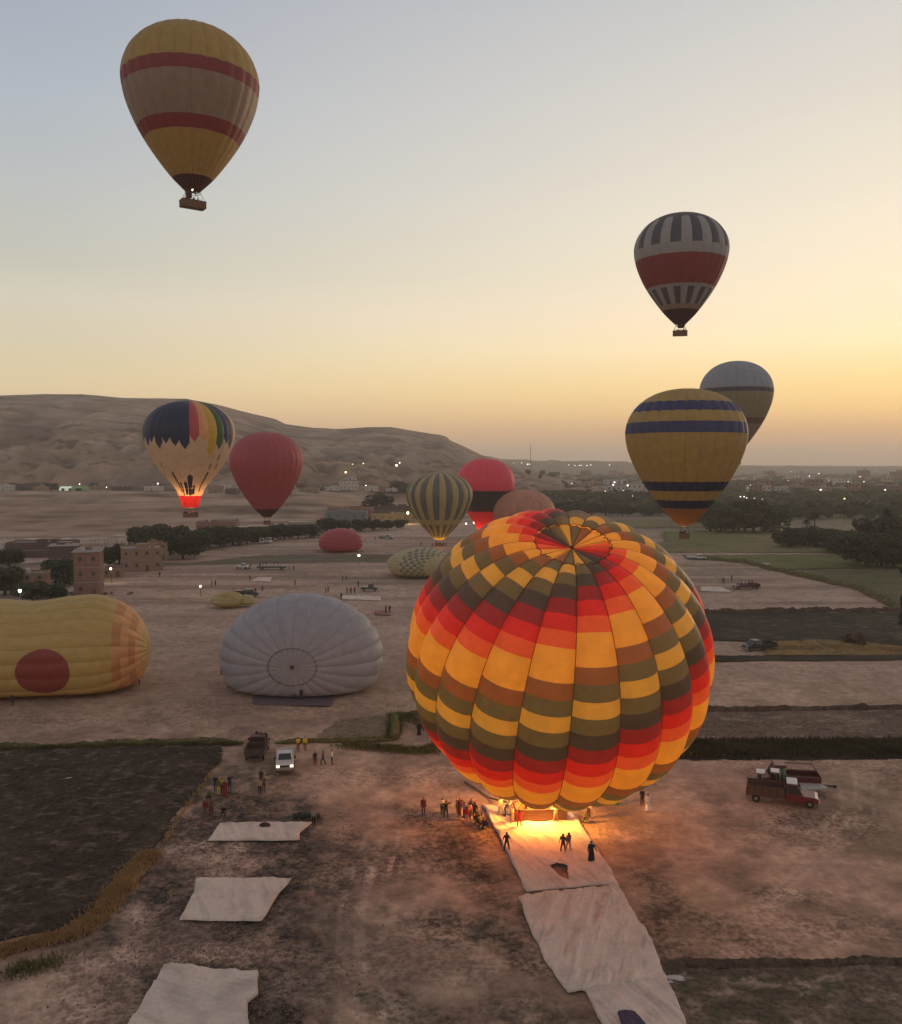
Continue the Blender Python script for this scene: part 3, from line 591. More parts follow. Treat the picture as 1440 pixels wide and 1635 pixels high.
def banded(root, env, bands, ng_per=5, step=1.0):
    """bands: (s_end, colour, part name); each colour band of the envelope is one part"""
    s0 = 0.
    for s1, c, nme, lab in bands:
        ns = max(2, int((s1 - s0) / step) + 2); ng = env.N * ng_per + 1
        S_, G_ = np.meshgrid(np.linspace(max(s0, 1e-3), s1, ns), np.linspace(0, env.N, ng), indexing='ij')
        o = fast_mesh(nme, env.at(S_, G_).reshape(-1, 3), grid_faces(ns, ng), FB[c], None, True, root)
        if lab: o['label'] = lab
        s0 = s1
def gored(root, env, rows, colour, s0=0., ng=5, name='gore', step=1.2, order=None):
    """one part per gore; rows = list of arc lengths, colour(g, row) -> fabric; a fifth of a gore may taper to a point through 'tip'"""
    for g in range(env.N):
        keys = sorted({colour(g, k) for k in range(len(rows) - 1)}); Vv = []; F = []; I = []; base = 0
        for k in range(len(rows) - 1):
            a, b = rows[k], rows[k + 1]; ns = max(2, int((b - a) / step) + 2)
            S_, G_ = np.meshgrid(np.linspace(max(a, 1e-3), b, ns), np.linspace(g, g + 1 - 1e-6, ng), indexing='ij')
            f = grid_faces(ns, ng); Vv.append(env.at(S_, G_).reshape(-1, 3)); F.append(f + base); base += S_.size; I += [keys.index(colour(g, k))] * len(f)
        o = fast_mesh(name, np.vstack(Vv), np.vstack(F), [FB[k] for k in keys], None, True, root); o.data.polygons.foreach_set('material_index', np.array(I, np.int32))
def skirt(root, r0, z0, r1, z1, m, name='skirt', a0=0, a1=2 * math.pi, n=24, jag=0.):
    Vv = []; 
    for i in range(n + 1):
        a = a0 + (a1 - a0) * i / n
        for r, z in ((r0, z0), ((r0 + r1) / 2 * .97, (z0 + z1) / 2), (r1, z1)): Vv.append((r * math.cos(a), r * math.sin(a), z))
    F = [(3 * i + k, 3 * i + 3 + k, 3 * i + 4 + k, 3 * i + 1 + k) for i in range(n) for k in (0, 1)]
    return make_obj(name, Vv, F, m, root, smooth_=True)

BALLOONS = {}
def flying(key, label, x0, x1, ytop, ybot, D, N=24, sag=.1, mouth=.12, basket=None, group='hot-air balloons in the air', name='hot_air_balloon', cone=None, gap=2.6, lowfrac=.66, tp=True, th=.03):
    env, C, mz, R, Ht = fit_balloon(x0, x1, ytop, ybot, D, N, sag, mouth, cone=cone, lowfrac=lowfrac)
    az = math.atan2(C[0], C[1])
    drop = (basket or {}).get('drop', 4.0)
    base = C[2] - mz - drop
    root = thing(name, label, 'balloon', (C[0], C[1], base), -az, group)
    env.P = env.P.copy(); env.P[:, 1] += mz + drop           # local heights above the basket floor
    BALLOONS[key] = dict(root=root, env=env, C=C, R=R, mz=mz, drop=drop, base=base, az=az)
    env.C0 = np.array([C[0], C[1], base])
    if basket is not None:
        k = dict(basket); k.pop('drop', None); make_basket(root, 0, mouth_r=R * mouth * (.7 if key == 5 else 1), mouth_z=drop + .1 - (2.6 if key == 5 else 0), **k)
    return root, env
def sv(env, v): 
    return s_at_v(env, env.C0, v)

# 1: yellow with two red stripes, upper left
root, e = flying(1, 'yellow balloon with two dark red stripes and a beige belt, highest in the sky', 191, 414, 30, 309, 24.5, 28, .09, .115, dict(drop=2.9, L_=4.1, Wd=1.9, rz=.35))
banded(root, e, [(sv(e, 86), 'yellow', 'crown_cloth', None), (sv(e, 108), 'dusk_red', 'stripe', 'upper dark red stripe'), (sv(e, 180), 'beige', 'beige_belt', None), (sv(e, 203), 'dusk_red', 'stripe', 'lower dark red stripe'), (sv(e, 277), 'yellow', 'lower_cloth', None), (sv(e, 300), 'maroon', 'mouth_cloth', None), (e.S, 'maroon', 'mouth_edge', None)])
skirt(root, e.P[-1, 0], e.P[-1, 1] + .02, e.P[-1, 0] * .8, e.P[-1, 1] - 1.5, FB['maroon'], 'scoop', 1.9, 4.6)
make_flame(root, -.1, 0, 2.95, 1.0, .22, mat('pale_flame', (1, .9, .7), emit=(1, .86, .68), estr=3))
tapes(e, root, 'load_tape', 0, .018, m=mat('soft_tape', (.24, .16, .075), .8, 0, transl=.2))
# 2: grey and red with dark windows
root, e = flying(2, 'red belted balloon with two rows of dark panels, high at right on its own', 1012, 1165, 338, 519, 24, 28, .08, .12, dict(drop=2.9, L_=3.5, Wd=1.6))
R2_ = [0, sv(e, 345), sv(e, 385), sv(e, 402), sv(e, 451), sv(e, 456), sv(e, 484), sv(e, 492), e.S]
gored(root, e, R2_, lambda g, k: ('slate' if k == 0 else ('slate' if g % 2 else 'white') if k == 1 else 'white' if k == 2 else 'dusk_red' if k == 3 else 'white' if k == 4 else ('slate' if g % 2 else 'white') if k == 5 else 'beige' if k == 6 else 'maroon'))
skirt(root, e.P[-1, 0], e.P[-1, 1] + .02, e.P[-1, 0] * .7, e.P[-1, 1] - .9, FB['maroon'], 'scoop', -1.2, 2.2)
# 3: white and yellow, partly hidden
root, e = flying(3, 'pale topped balloon with yellow lower half, partly hidden behind the blue banded one', 1116, 1236, 576, 722, 24, 26, .08, .12, dict(drop=4, L_=3.5, Wd=1.6))
banded(root, e, [(sv(e, 617), 'ash', 'crown_cloth', None), (sv(e, 624), 'slate', 'stripe', 'dark purple stripe'), (sv(e, 666), 'dun', 'yellow_belt', None), (sv(e, 676), 'rust_dull', 'stripe', 'dull red stripe'), (e.S, 'beige', 'lower_cloth', None)])
tapes(e, root, 'load_tape', 0, .018, m=mat('soft_tape', (.24, .16, .075), .8, 0, transl=.2))
# 4: yellow with blue bands
root, e = flying(4, 'yellow balloon with four dark blue bands, hovering low at right over the green fields', 998, 1195, 620, 838, 24.5, 26, .1, .13, dict(drop=2.9, L_=2.0, Wd=1.3))
banded(root, e, [(sv(e, 640), 'yellow', 'crown_cloth', None), (sv(e, 655), 'blue', 'band', 'first blue band from the top'), (sv(e, 672), 'yellow', 'yellow_belt', None), (sv(e, 690), 'blue', 'band', 'second blue band from the top'), (sv(e, 769), 'yellow', 'yellow_belt', None),
                 (sv(e, 784), 'navy', 'band', 'upper navy band of the cone'), (sv(e, 799), 'yellow', 'yellow_belt', None), (sv(e, 812), 'navy', 'band', 'lower navy band of the cone'), (e.S, 'rust', 'mouth_cloth', None)])
tapes(e, root, 'load_tape', 0, .018, m=mat('soft_tape', (.24, .16, .075), .8, 0, transl=.2))
make_flame(root, 0, 0, 2.9, 1.1, .28)
# 5: many colours, burner lit
root, e = flying(5, 'balloon with rainbow coloured top and cream lower half, its burner lighting a red mouth', 227, 376, 640, 792, 24, 30, .1, .25, dict(drop=5.6, L_=3.8, Wd=1.5), th=0)
order5 = ['pink', 'peach', 'gold', 'green', 'blue', 'slate', 'cream', 'rose', 'peach', 'olive', 'green', 'blue', 'slate', 'rose', 'peach', 'gold', 'olive', 'green', 'steel', 'slate', 'cream', 'gold', 'olive', 'green', 'blue', 'navy', 'navy', 'navy', 'navy', 'navy']
tops = {(k if k < 18 else k - 30): c for k, c in enumerate(order5)}
tipv = {-7: 706, -6: 712, -5: 706, -4: 716, -3: 708, -2: 712, -1: 717, 0: 705, 1: 705, 2: 729, 3: 717, 4: 708, 5: 716, 6: 708}
def colour_tip_gore(root, env, g, top, sb, m_top, m_low, ng=7, tipl=1.6, low_rows=()):
    """a gore whose coloured top ends in a point over the cream cloth"""
    u = np.linspace(0, 1, ng); tip = sb - tipl * np.abs(2 * u - 1) ** 1.0
    rows = []
    for t in np.linspace(0, 1, 14): rows.append(np.maximum(t * tip, 1e-3))
    kk = len(rows) - 1
    for t in np.linspace(0, 1, 12)[1:]: rows.append(tip + t * (env.S - tip))
    S_ = np.array(rows); G_ = np.tile(g + u * (1 - 1e-6), (len(rows), 1)); f = grid_faces(len(rows), ng)
    mi = np.zeros(len(f), int); mi[kk * (ng - 1):] = 1
    o = fast_mesh('gore', env.at(S_, G_).reshape(-1, 3), f, [FB[m_top], FB[m_low]], None, True, root); o.data.polygons.foreach_set('material_index', mi.astype(np.int32))
for g in range(30):
    gg = g if g < 18 else g - 30
    colour_tip_gore(root, e, g, None, sv(e, tipv.get(gg, 710)), tops[gg], 'cream')
def motif(env, root, g0, s0, s1, w, m, name='printed_feather'):
    ng = 4; u = np.linspace(-w / 2, w / 2, 5); rows = []
    for t in np.linspace(0, 1, 8): rows.append(s0 + t * (s1 - s0) + np.where(t < .5, np.abs(u) / w * 1.2 * (1 - t), -np.abs(u) / w * .9 * (t - .4)))
    S_ = np.array(rows); G_ = np.tile(g0 + u, (8, 1)); return fast_mesh(name, env.at(S_, G_, .04).reshape(-1, 3), grid_faces(8, 5), FB[m], None, True, root)
motif(e, root, .0, sv(e, 757), e.S - .1, 1.1, 'navy'); motif(e, root, -1.15, sv(e, 768), e.S - .3, .9, 'navy'); motif(e, root, 1.05, sv(e, 774), e.S - .3, .9, 'navy')
motif(e, root, -3.1, sv(e, 752), sv(e, 786), .5, 'olive'); motif(e, root, -2.4, sv(e, 768), sv(e, 792), .5, 'green'); motif(e, root, 3.2, sv(e, 752), sv(e, 786), .4, 'olive')
for gx_, vv, w in ((3.1, 744, .35), (4.0, 730, .4), (4.4, 744, .35), (-4.6, 742, .35)): motif(e, root, gx_, sv(e, vv - 6), sv(e, vv + 5), w, 'beige', 'printed_diamond')
skirt(root, e.P[-1, 0], e.P[-1, 1] + .02, e.P[-1, 0] * .74, e.P[-1, 1] - 3.0, fabric('skirt_red', (.40, .02, .025)), 'skirt')
make_flame(root, 0, 0, 2.95, 2.6, .3)
C5 = BALLOONS[5]['C']; burner_light((C5[0], C5[1], BALLOONS[5]['base'] + 4.0), 500, .3, (1, .5, .18)); burner_light((C5[0], C5[1], BALLOONS[5]['base'] + 6.5), 1500, .4, (1, .5, .18))
# 6: pink-red
root, e = flying(6, 'plain dull red balloon with a dark mouth, right of the rainbow coloured one', 366, 484, 690, 826, 24, 28, .12, .10, dict(drop=2.4, L_=2.2, Wd=1.2))
banded(root, e, [(sv(e, 813), 'pink', 'envelope_cloth', None), (e.S, 'maroon', 'mouth_cloth', None)]); tapes(e, root, 'load_tape', 0, .018, m=mat('soft_tape', (.24, .16, .075), .8, 0, transl=.2))
# 7: yellow with blue-green stripes, standing
root, e = flying(7, 'yellow balloon with dark vertical stripes, tied down on the dirt with its basket lit', 648, 755, 754, 862, 26, 30, .16, .14, dict(drop=2.6, L_=3.6, Wd=1.6), group='balloons standing on the launch field')
R7 = [0, .5, sv(e, 772), sv(e, 830), sv(e, 838), sv(e, 858), e.S]
gored(root, e, R7, lambda g, k: 'yellow_pale' if k in (0, 3) or (g % 2 == 0 and k != 5) else 'chequer' if k == 1 and g % 4 == 3 else 'steel' if k in (1, 2) else 'olive' if k == 4 else 'gold')
for k in (-1, 1): make_flame(root, .5 * k, 0, 2.5, .9, .25)
C7 = BALLOONS[7]['C']; burner_light((C7[0], C7[1], BALLOONS[7]['base'] + 4.2), 600, .4)
# 8: pink and black with glowing red foot
root, e = flying(8, 'bright pink balloon with a wide black belt, glowing red at its foot', 728, 822, 732, 850, 25, 26, .07, .22, dict(drop=2.4, L_=3.4, Wd=1.6), group='balloons standing on the launch field')
banded(root, e, [(sv(e, 784), 'rose', 'crown_cloth', None), (sv(e, 817), 'black', 'black_belt', None), (e.S, 'scarlet', 'mouth_cloth', None)])
make_flame(root, 0, 0, 2.3, 2.2, .4)
C8 = BALLOONS[8]['C']; burner_light((C8[0], C8[1], BALLOONS[8]['base'] + 4.5), 3000, .5, (1, .45, .2)); burner_light((C8[0], C8[1], C8[2] + 1), 900, .8, (1, .6, .4))
# 9: orange, half hidden
root, e = flying(9, 'faded orange balloon half hidden behind the big glowing patchwork one', 787, 887, 782, 893, 26, 24, .12, .15, dict(drop=2.4, L_=3.4, Wd=1.6), group='balloons standing on the launch field')
gored(root, e, [0, e.S * .3, e.S * .5, e.S], lambda g, k: 'orange' if (g + k) % 3 else 'dull_orange')

# 10: the big patchwork balloon being raised, lit from inside
BR, TILT = 11.8, math.radians(27)
BC = np.array([8.75, 74.0, 15.95]); R_big = Matrix.Rotation(math.radians(3.0), 3, 'Y') @ Matrix.Rotation(TILT, 3, 'X'); axv = np.array(R_big @ Vector((0, 0, 1)))
bs, bP = make_profile(BR, 1.02 * BR, 14.5, n=2.12, dip=1.05, dw=3.6, mouth=.15, cone=[(1, 0), (.995, .08), (.97, .18), (.91, .30), (.83, .42), (.70, .55), (.46, .70), (.27, .86), (.15, 1)])
mouth_pt = BC - axv * 14.5
big = thing('hot_air_balloon', 'huge glowing patchwork balloon in red, amber and olive panels, leaning in the foreground', 'balloon', (mouth_pt[0], mouth_pt[1], 0), 0, 'balloons standing on the launch field')
Rt = np.array(R_big); offs = BC - np.array([mouth_pt[0], mouth_pt[1], 0])
def bigwarp(p):
    q = p @ Rt.T + offs
    return q
benv = Env(bs, bP, 20, .185, math.radians(-1.5), bigwarp)
SEQ = ['crimson', 'red', 'vermilion', 'amber', 'amber', 'tan', 'olive', 'gold', 'olive', 'charcoal']
def seq(j, row): return SEQ[(row + j) % 10]
UNIT, S0 = 1.16, 5.26
panels = []
s_v = S0 - 2 * UNIT
nrows = int((benv.S - s_v) / UNIT)
for j in range(20):
    row = -2
    while row < nrows - 2:
        c = seq(j, row); ln = 1
        if c == 'amber' and seq(j, row + 1) == 'amber': ln = 2
        a = S0 + row * UNIT; b = min(S0 + (row + ln) * UNIT, benv.S)
        panels.append((j, a, b, c)); row += ln
eye = np.array([0, 0, H]) - np.array([mouth_pt[0], mouth_pt[1], 0])
def view_score(j, a, b):
    p0 = benv.at(np.array([a]), np.array([j + .5]))[0]; p1 = benv.at(np.array([b]), np.array([j + .5]))[0]; p2 = benv.at(np.array([(a + b) / 2]), np.array([j + .1]))[0]; p3 = benv.at(np.array([(a + b) / 2]), np.array([j + .9]))[0]
    n = np.cross(p1 - p0, p3 - p2); c = (p0 + p1) / 2; return float(n @ (eye - c) / np.linalg.norm(eye - c) ** 3)
sc_ = sorted(panels, key=lambda q: -view_score(*q[:3]))
for j, a, b, c in sc_[:296]:
    patch(benv, a, b, j, j + 1, 4 if b - a < 1.5 else 6, 8, 'panel', FB[c], big)
Vv = []; F = []; I = []; base = 0
for j, a, b, c in sc_[296:]:
    S_, G_ = np.meshgrid(np.linspace(a, b, 4), np.linspace(j, j + 1 - 1e-6, 6), indexing='ij'); f = grid_faces(4, 6)
    Vv.append(benv.at(S_, G_).reshape(-1, 3)); F.append(f + base); base += 24; I += [SEQ.index(c)] * len(f)
o = fast_mesh('panel', np.vstack(Vv), np.vstack(F), [FB[c] for c in SEQ], None, True, big); o.data.polygons.foreach_set('material_index', np.array(I, np.int32)); tag(o, kind='stuff')
for j in range(20):
    patch(benv, .02, s_v - .04, j, j + 1, 7, 6, 'vent_panel', FB[seq(j, -3)], big, -.08)
tapes(benv, big, 'load_tape', .05, .024, off=.015)
ring(benv, s_v - .02, big, 'vent_ring', M_tape, .035, .3)
b_ = MB(); pc = benv.at(np.array([.01]), np.array([0.]))[0]; b_.ball(pc, .16, n=8); b_.build('crown_ring', M_tape, big)
# seams between the rows: thin ribbons are left to the panel joints; rigging and basket below
mloc = mouth_pt - np.array([mouth_pt[0], mouth_pt[1], 0])
bx_, by_ = mouth_pt[0], mouth_pt[1]
make_basket(big, 0, L_=4.6, Wd=2.0, Hb=1.15, mouth_r=1.5, mouth_z=2.85, burners=4, rz=.05)
for k in (-1, 1): make_flame(big, .55 * k, .1, 2.3, 2.6, .34)
burner_light((bx_ - .2, by_ - .9, 3.2), 6600, .6, (1, .41, .06))
lp = BC - axv * 9.0; burner_light(lp, 7200, 1.0, (1, .62, .28))
lp = BC - axv * 1.0; burner_light(lp, 250, 1.5, (1, .66, .36))
# crown line hanging from the envelope and lines held on the ground
def rope(pts, r, label, name='rope', cat='rope', m=M_rope):
    b = MB(); b.path([Vector(p) for p in pts], r, 5); o = b.build(name, m); return tag(o, label, cat)
P0 = G(742, 1248, .05); P1 = G(781, 1274, .05)
rope([P0, (P0 + P1) / 2 + np.array([0, 0, .02]), P1, np.array([bx_ - 2.2, by_, 1.3])], .09, 'thick dark line lying on the dirt behind the crowd, left of the big basket')
rope([G(770, 1292, .05), G(800, 1301, .05), np.array([bx_ - 2.4, by_ - .5, .5])], .06, 'dark line lying between the waiting crowd and the lit basket')

# ------------------------------------------------------------------ lying and half-inflated balloons
def flatten(env_s, N, sag, head, C, sx=1., sz=1., zc=None, axis_drop=0., sink=.35, pitch=0., th0=0.):
    """envelope on its side: crown points to 'head' (angle from +X); everything below the ground is folded flat"""
    s, P = env_s
    ch, sh = math.cos(head), math.sin(head)
    def warp(p):
        x, y, h = p[..., 0], p[..., 1], p[..., 2]          # h runs along the axis, crown positive
        X = x * sx; Zv = zc + y * -1 * sz                    # local -Y becomes up
        Zv = Zv + h * math.sin(pitch)
        Zv = np.where(Zv < 1.4, .02 + 1.38 * np.exp(np.clip((Zv - 1.4) / 1.4, -8, 0)), Zv)
        A = h * math.cos(pitch)
        return np.stack([A * ch - X * sh, A * sh + X * ch, Zv], -1)
    return Env(s, P, N, sag, th0, warp)
# grey-white one, crown towards the camera
gp = G(482, 1116); s, P = make_profile(11.5, 7.6, 17, n=2.3, mouth=.12)
rt = thing('grounded_balloon', 'pale grey white balloon lying half inflated on the dirt, its round crown vent facing us', 'balloon', (gp[0] - 1.0, gp[1] + 6.6, 0), 0, 'balloons being inflated on the ground')
env = flatten((s, P), 24, .085, -math.pi / 2 - .02, None, 1.0, .77, 4.6, th0=0)
seg = [0, 3.4, 6.5, 10, 14, 18, 24, env.S]
for g in range(24): patch(env, 3.35, env.S, g, g + 1, 26, 7, 'gore', FB['lilac'], rt)
for g in range(24): patch(env, .02, 3.3, g, g + 1, 5, 5, 'vent_panel', FB['lilac'], rt, -.05)
tapes(env, rt, 'load_tape', 0, .05, m=mat('pale_tape', (.36, .32, .33), .8, 0)); ring(env, 3.33, rt, 'vent_ring', M_tape, .035, .15)
b_ = MB(); b_.ball(env.at(np.array([.01]), np.array([0.]))[0], .3, n=8); b_.build('crown_ring', M_tape, rt)
# yellow one with a red disc, lying along the left edge
gp = G(60, 1113); s, P = make_profile(8.3, 8.5, 34, n=2.0, mouth=.12, cone=[(1, 0), (1.0, .15), (1.0, .3), (.96, .45), (.85, .6), (.66, .75), (.4, .9), (.12, 1)])
def warp_y(p):
    x, y, h = p[..., 0], p[..., 1], p[..., 2]
    X = x * 1.0; sagz = 1 - .10 * np.exp(-((h + 7.5) / 4.5) ** 2)
    Zv = 5.4 + (-y) * .95; Zv = np.where(Zv > 5.4, 5.4 + (Zv - 5.4) * sagz, Zv) 
    Zv = np.where(Zv < 1.4, .02 + 1.38 * np.exp(np.clip((Zv - 1.4) / 1.4, -8, 0)), Zv)
    hd = .17; return np.stack([h * math.cos(hd) - X * math.sin(hd), h * math.sin(hd) + X * math.cos(hd), Zv], -1)
rt = thing('grounded_balloon', 'big yellow balloon with a dark red disc, lying on its side at the left edge', 'balloon', (gp[0] + 4.9, gp[1] + 5.6, 0), 0, 'balloons being inflated on the ground')
env = Env(s, P, 24, .09, 0, warp_y)
rows = [0, 3.6, 4.8, 6.1, 7.3, 8.6, 9.8, env.S]
for g in range(24):
    for k, c in enumerate(['yellow', 'apricot', 'peach', 'apricot', 'peach', 'yellow_pale', 'yellow']):
        pass
def col_y(g, k): return ['yellow_cloth', 'peach', 'apricot' if g % 4 else 'peach', 'peach', 'apricot' if g % 3 else 'peach', 'yellow_cloth', 'yellow_cloth'][k]
gored(rt, env, rows, col_y, ng=6, step=1.0); tapes(env, rt, 'load_tape', 0, .03, m=mat('yellow_tape', (.42, .30, .08), .8, 0))
# side facing the camera is gore coordinate of local -X side
def disc(env, s_c, g_c, rs, name, m, parent):
    r_here = np.interp(s_c, env.s, env.P[:, 0]); n = 48; rings = 9; V_ = [env.at(np.array([s_c]), np.array([g_c]), .06)[0]]; F_ = []
    for i in range(1, rings + 1):
        for j in range(n):
            a = 2 * math.pi * j / n; V_.append(env.at(np.array([s_c + rs * i / rings * math.cos(a)]), np.array([g_c + rs * i / rings * math.sin(a) / (2 * math.pi * r_here / env.N)]), .06)[0])
    for j in range(n): F_.append((0, 1 + j, 1 + (j + 1) % n))
    for i in range(rings - 1):
        for j in range(n): F_.append((1 + i * n + j, 1 + (i + 1) * n + j, 1 + (i + 1) * n + (j + 1) % n, 1 + i * n + (j + 1) % n))
    return make_obj(name, V_, F_, m, parent, smooth_=True)
DISC_S, DISC_G = 17.3, -6.6
disc(env, DISC_S, DISC_G, 3.45, 'red_disc', FB['disc_red'], rt)
# far pink dome, patterned dome, small yellow heap
def dome(label, u0, u1, vtop, vbot, Dd, c, colf, N=20, hd=-1.2):
    d = H / ((vbot - 743) / FPX) ; gp = G((u0 + u1) / 2, vbot); w = (u1 - u0) * gp[1] / FPX; hgt = (vbot - vtop) * gp[1] / FPX
    s, P = make_profile(w / 2 * .92, w * .4, w * .6, n=2.2, mouth=.15); zc = hgt * .38
    rt = thing('grounded_balloon', label, 'balloon', (gp[0], gp[1] + w * .42, 0), 0, 'balloons being inflated on the ground')
    env = flatten((s, P), N, .1, hd, None, 1.0, (hgt - zc) / (w / 2) * 1.05, zc); gored(rt, env, colf[0](env), colf[1], ng=5, step=1.2)
    return rt, env
dome('dusty pink balloon half inflated far across the field, beside a row of trees', 501, 579, 845, 883, 20, 'pink', (lambda e: [0, e.S * .4, e.S], lambda g, k: 'rose' if k else 'pink'))
dome('pale yellow balloon with a grey chequer pattern, half inflated behind the patchwork one', 610, 728, 877, 925, 20, 'sand', (lambda e: [0, e.S * .2] + [e.S * (.2 + .035 * i) for i in range(1, 8)] + [e.S], lambda g, k: 'sand' if k in (0, 8) else ('chequer' if (g + k) % 2 else 'sand')), hd=-.75, N=34)
for lab, u0, u1, vt, vb, hd in (('crumpled yellow green balloon cloth heaped on the dirt behind the grey white balloon', 331, 388, 947, 973, -.4), ):
    rt, env = dome(lab, u0, u1, vt, vb, 10, 'yellow', (lambda e: [0, e.S * .4, e.S], lambda g, k: 'yellow_pale' if (g % 3) else 'yellow'), N=14, hd=hd)
dome('smaller limp lobe of yellow cloth at the right end of the crumpled heap', 372, 407, 951, 970, 10, 'yellow', (lambda e: [0, e.S], lambda g, k: 'yellow_pale'), N=10, hd=.2)

# ------------------------------------------------------------------ cloths on the ground
def cloth(name, left, right, label, m, nu=60, nv=60, wr=.07, seed=1, z=.05, cat='ground cloth', group=None, wscale=1.2, dirn=(1, .4), holes=None, colr=None):
    Lp = np.array([G(*p)[:2] for p in left]); Rp = np.array([G(*p)[:2] for p in right]); t = np.linspace(0, 1, nv)
    def along(Q):
        l = np.r_[0, np.cumsum(np.hypot(*np.diff(Q, axis=0).T))]; l /= l[-1]; return np.stack([np.interp(t, l, Q[:, 0]), np.interp(t, l, Q[:, 1])], -1)
    A, B = along(Lp), along(Rp); u = np.linspace(0, 1, nu)[None, :, None]; XY = A[:, None] * (1 - u) + B[:, None] * u
    X, Y = XY[..., 0], XY[..., 1]; X = X + (fbm(Y / 1.4, X / 1.4, seed + 5, 4) - .5) * .28; Y = Y + (fbm(X / 1.4, Y / 1.4, seed + 6, 4) - .5) * .28
    q = X * dirn[0] + Y * dirn[1]; q2 = -X * dirn[1] + Y * dirn[0]
    cre = 1 - np.abs(2 * fbm(q / wscale, q2 / (wscale * 5), seed, 4) - 1); Z = z + wr * (cre ** 4) * 2.2 + wr * .6 * fbm(X / .6, Y / .6, seed + 2, 3)
    Z[0] = Z[-1] = z * .3; Z[:, 0] = Z[:, -1] = z * .3
    F = grid_faces(nv, nu)
    dirt = smooth(.52, .75, fbm(q / .35, q2 / 2.5, seed + 8, 5)) * .26 + .22 * smooth(.4, .8, fbm(X / 1.2, Y / 1.2, seed + 9, 4))
    base = np.array(colr or (.68, .55, .45)); cc = base * (1 - dirt[..., None]) + np.array([.22, .15, .12]) * dirt[..., None]
    if holes is not None:
        c = XY[:-1, :-1].reshape(-1, 2); keep = ~np.any([in_poly(c[:, 0], c[:, 1], wpts(h)) for h in holes], axis=0); F = F[keep]
    o = fast_mesh(name, np.stack([X, Y, Z], -1).reshape(-1, 3)[:, :3], F[:, ::-1], m, cc.reshape(-1, 3)); 
    md = o.modifiers.new('thickness', 'SOLIDIFY'); md.thickness = .012; md.offset = -1
    return tag(o, label, cat, group)
M_cloth = mat('canvas', None, .85, .10, 4, .05, 2., attr='col', spec=.15)
cg = 'white cloths spread on the dirt'
cloth('ground_cloth', [(352, 1314), (332, 1343)], [(498, 1313), (478, 1331), (478, 1342)], 'white cloth on the dirt nearest the parked pickups, with a small dark lump on it', M_cloth, 50, 30, .05, 11, group=cg)
cloth('ground_cloth', [(313, 1402), (309, 1425), (286, 1470)], [(465, 1402), (440, 1437), (417, 1471)], 'plain white cloth in the middle of the left row of three', M_cloth, 60, 40, .05, 12, group=cg)
cloth('ground_cloth', [(265, 1542), (240, 1580), (190, 1660)], [(413, 1555), (411, 1588), (396, 1602), (398, 1660)], 'creased white cloth cut off by the bottom edge of the picture', M_cloth, 80, 60, .12, 13, group=cg, dirn=(.5, 1))
cloth('ground_cloth', [(770, 1286), (783, 1310), (812, 1365), (840, 1424)], [(915, 1296), (935, 1330), (960, 1365), (988, 1412)], 'upper half of the long white cloth, lit orange beneath the big balloon', M_cloth, 90, 110, .06, 14, z=.06, group=cg, holes=[[(876, 1383), (890, 1379), (905, 1384), (907, 1405), (893, 1400), (885, 1392)]])
cloth('ground_cloth', [(828, 1432), (843, 1475), (870, 1535), (905, 1586)], [(986, 1415), (1012, 1457), (1040, 1505), (1066, 1562)], 'lower half of the long white cloth, creased and dirty, outside the orange light', M_cloth, 110, 120, .10, 15, z=.05, group=cg, dirn=(1, -.3))
cloth('ground_cloth', [(905, 1572), (935, 1583), (975, 1660)], [(1062, 1556), (1082, 1600), (1106, 1660)], 'wrinkled white cloth end under the lower half, at the bottom edge', M_cloth, 80, 60, .10, 16, z=.03, group=cg, dirn=(1, .5))
cloth('ground_cloth', [(1118, 938), (1118, 944)], [(1150, 937), (1170, 946)], 'bright white cloth on pale dirt just right of the big patchwork balloon', M_cloth, 30, 20, .1, 17, group=cg)
cloth('ground_cloth', [(412, 922), (400, 928)], [(434, 922), (431, 929)], 'small pale cloth on the far dirt beside a standing person', M_cloth, 20, 20, .05, 18, group=cg)
cloth('ground_cloth', [(543, 951), (546, 957)], [(607, 952), (608, 959)], 'long white strip of cloth behind the grey white balloon', M_cloth, 40, 16, .06, 19, group=cg)
cloth('ground_cloth', [(404, 1108), (402, 1125)], [(540, 1108), (528, 1127)], 'dull purple cloth sticking out under the front of the grey white balloon', M_cloth, 50, 20, .04, 20, group='dark cloths', colr=(.13, .095, .105))
cloth('ground_cloth', [(984, 1619), (1000, 1652)], [(1014, 1619), (1040, 1652)], 'dark purple mat lying on the bottom end of the long white cloth', M_cloth, 24, 20, .03, 21, z=.22, group='dark cloths', colr=(.07, .055, .085))
cloth('ground_cloth', [(598, 975), (598, 981)], [(620, 975), (624, 983)], 'small reddish cloth lying right of the grey white balloon', M_cloth, 20, 16, .04, 22, group='dark cloths', colr=(.3, .12, .1))
lump = MB(); p_ = G(422, 1321); lump.ball((0, 0, .2), .38, sc=(1.2, .7, .7), n=10, m=6); lump.ball((.3, .05, .15), .25, n=8); tag(lump.build('bundle', mat('dark_bag', (.05, .035, .035)), smooth_=True, loc=p_), 'small dark bundle lying on the uppermost white cloth at left', 'bundle')
lump = MB()
for k in range(7): lump.ball((-.9 + k * .32, .1 * math.sin(k * 2), .25 + .08 * (k % 2)), .34, sc=(1, .8, .8), n=9, m=6)
tag(lump.build('bundle', mat('dark_green_bag', (.035, .04, .03)), smooth_=True, loc=G(488, 1307)), 'long dark roll of cloth at the upper right corner of a white cloth', 'bundle')
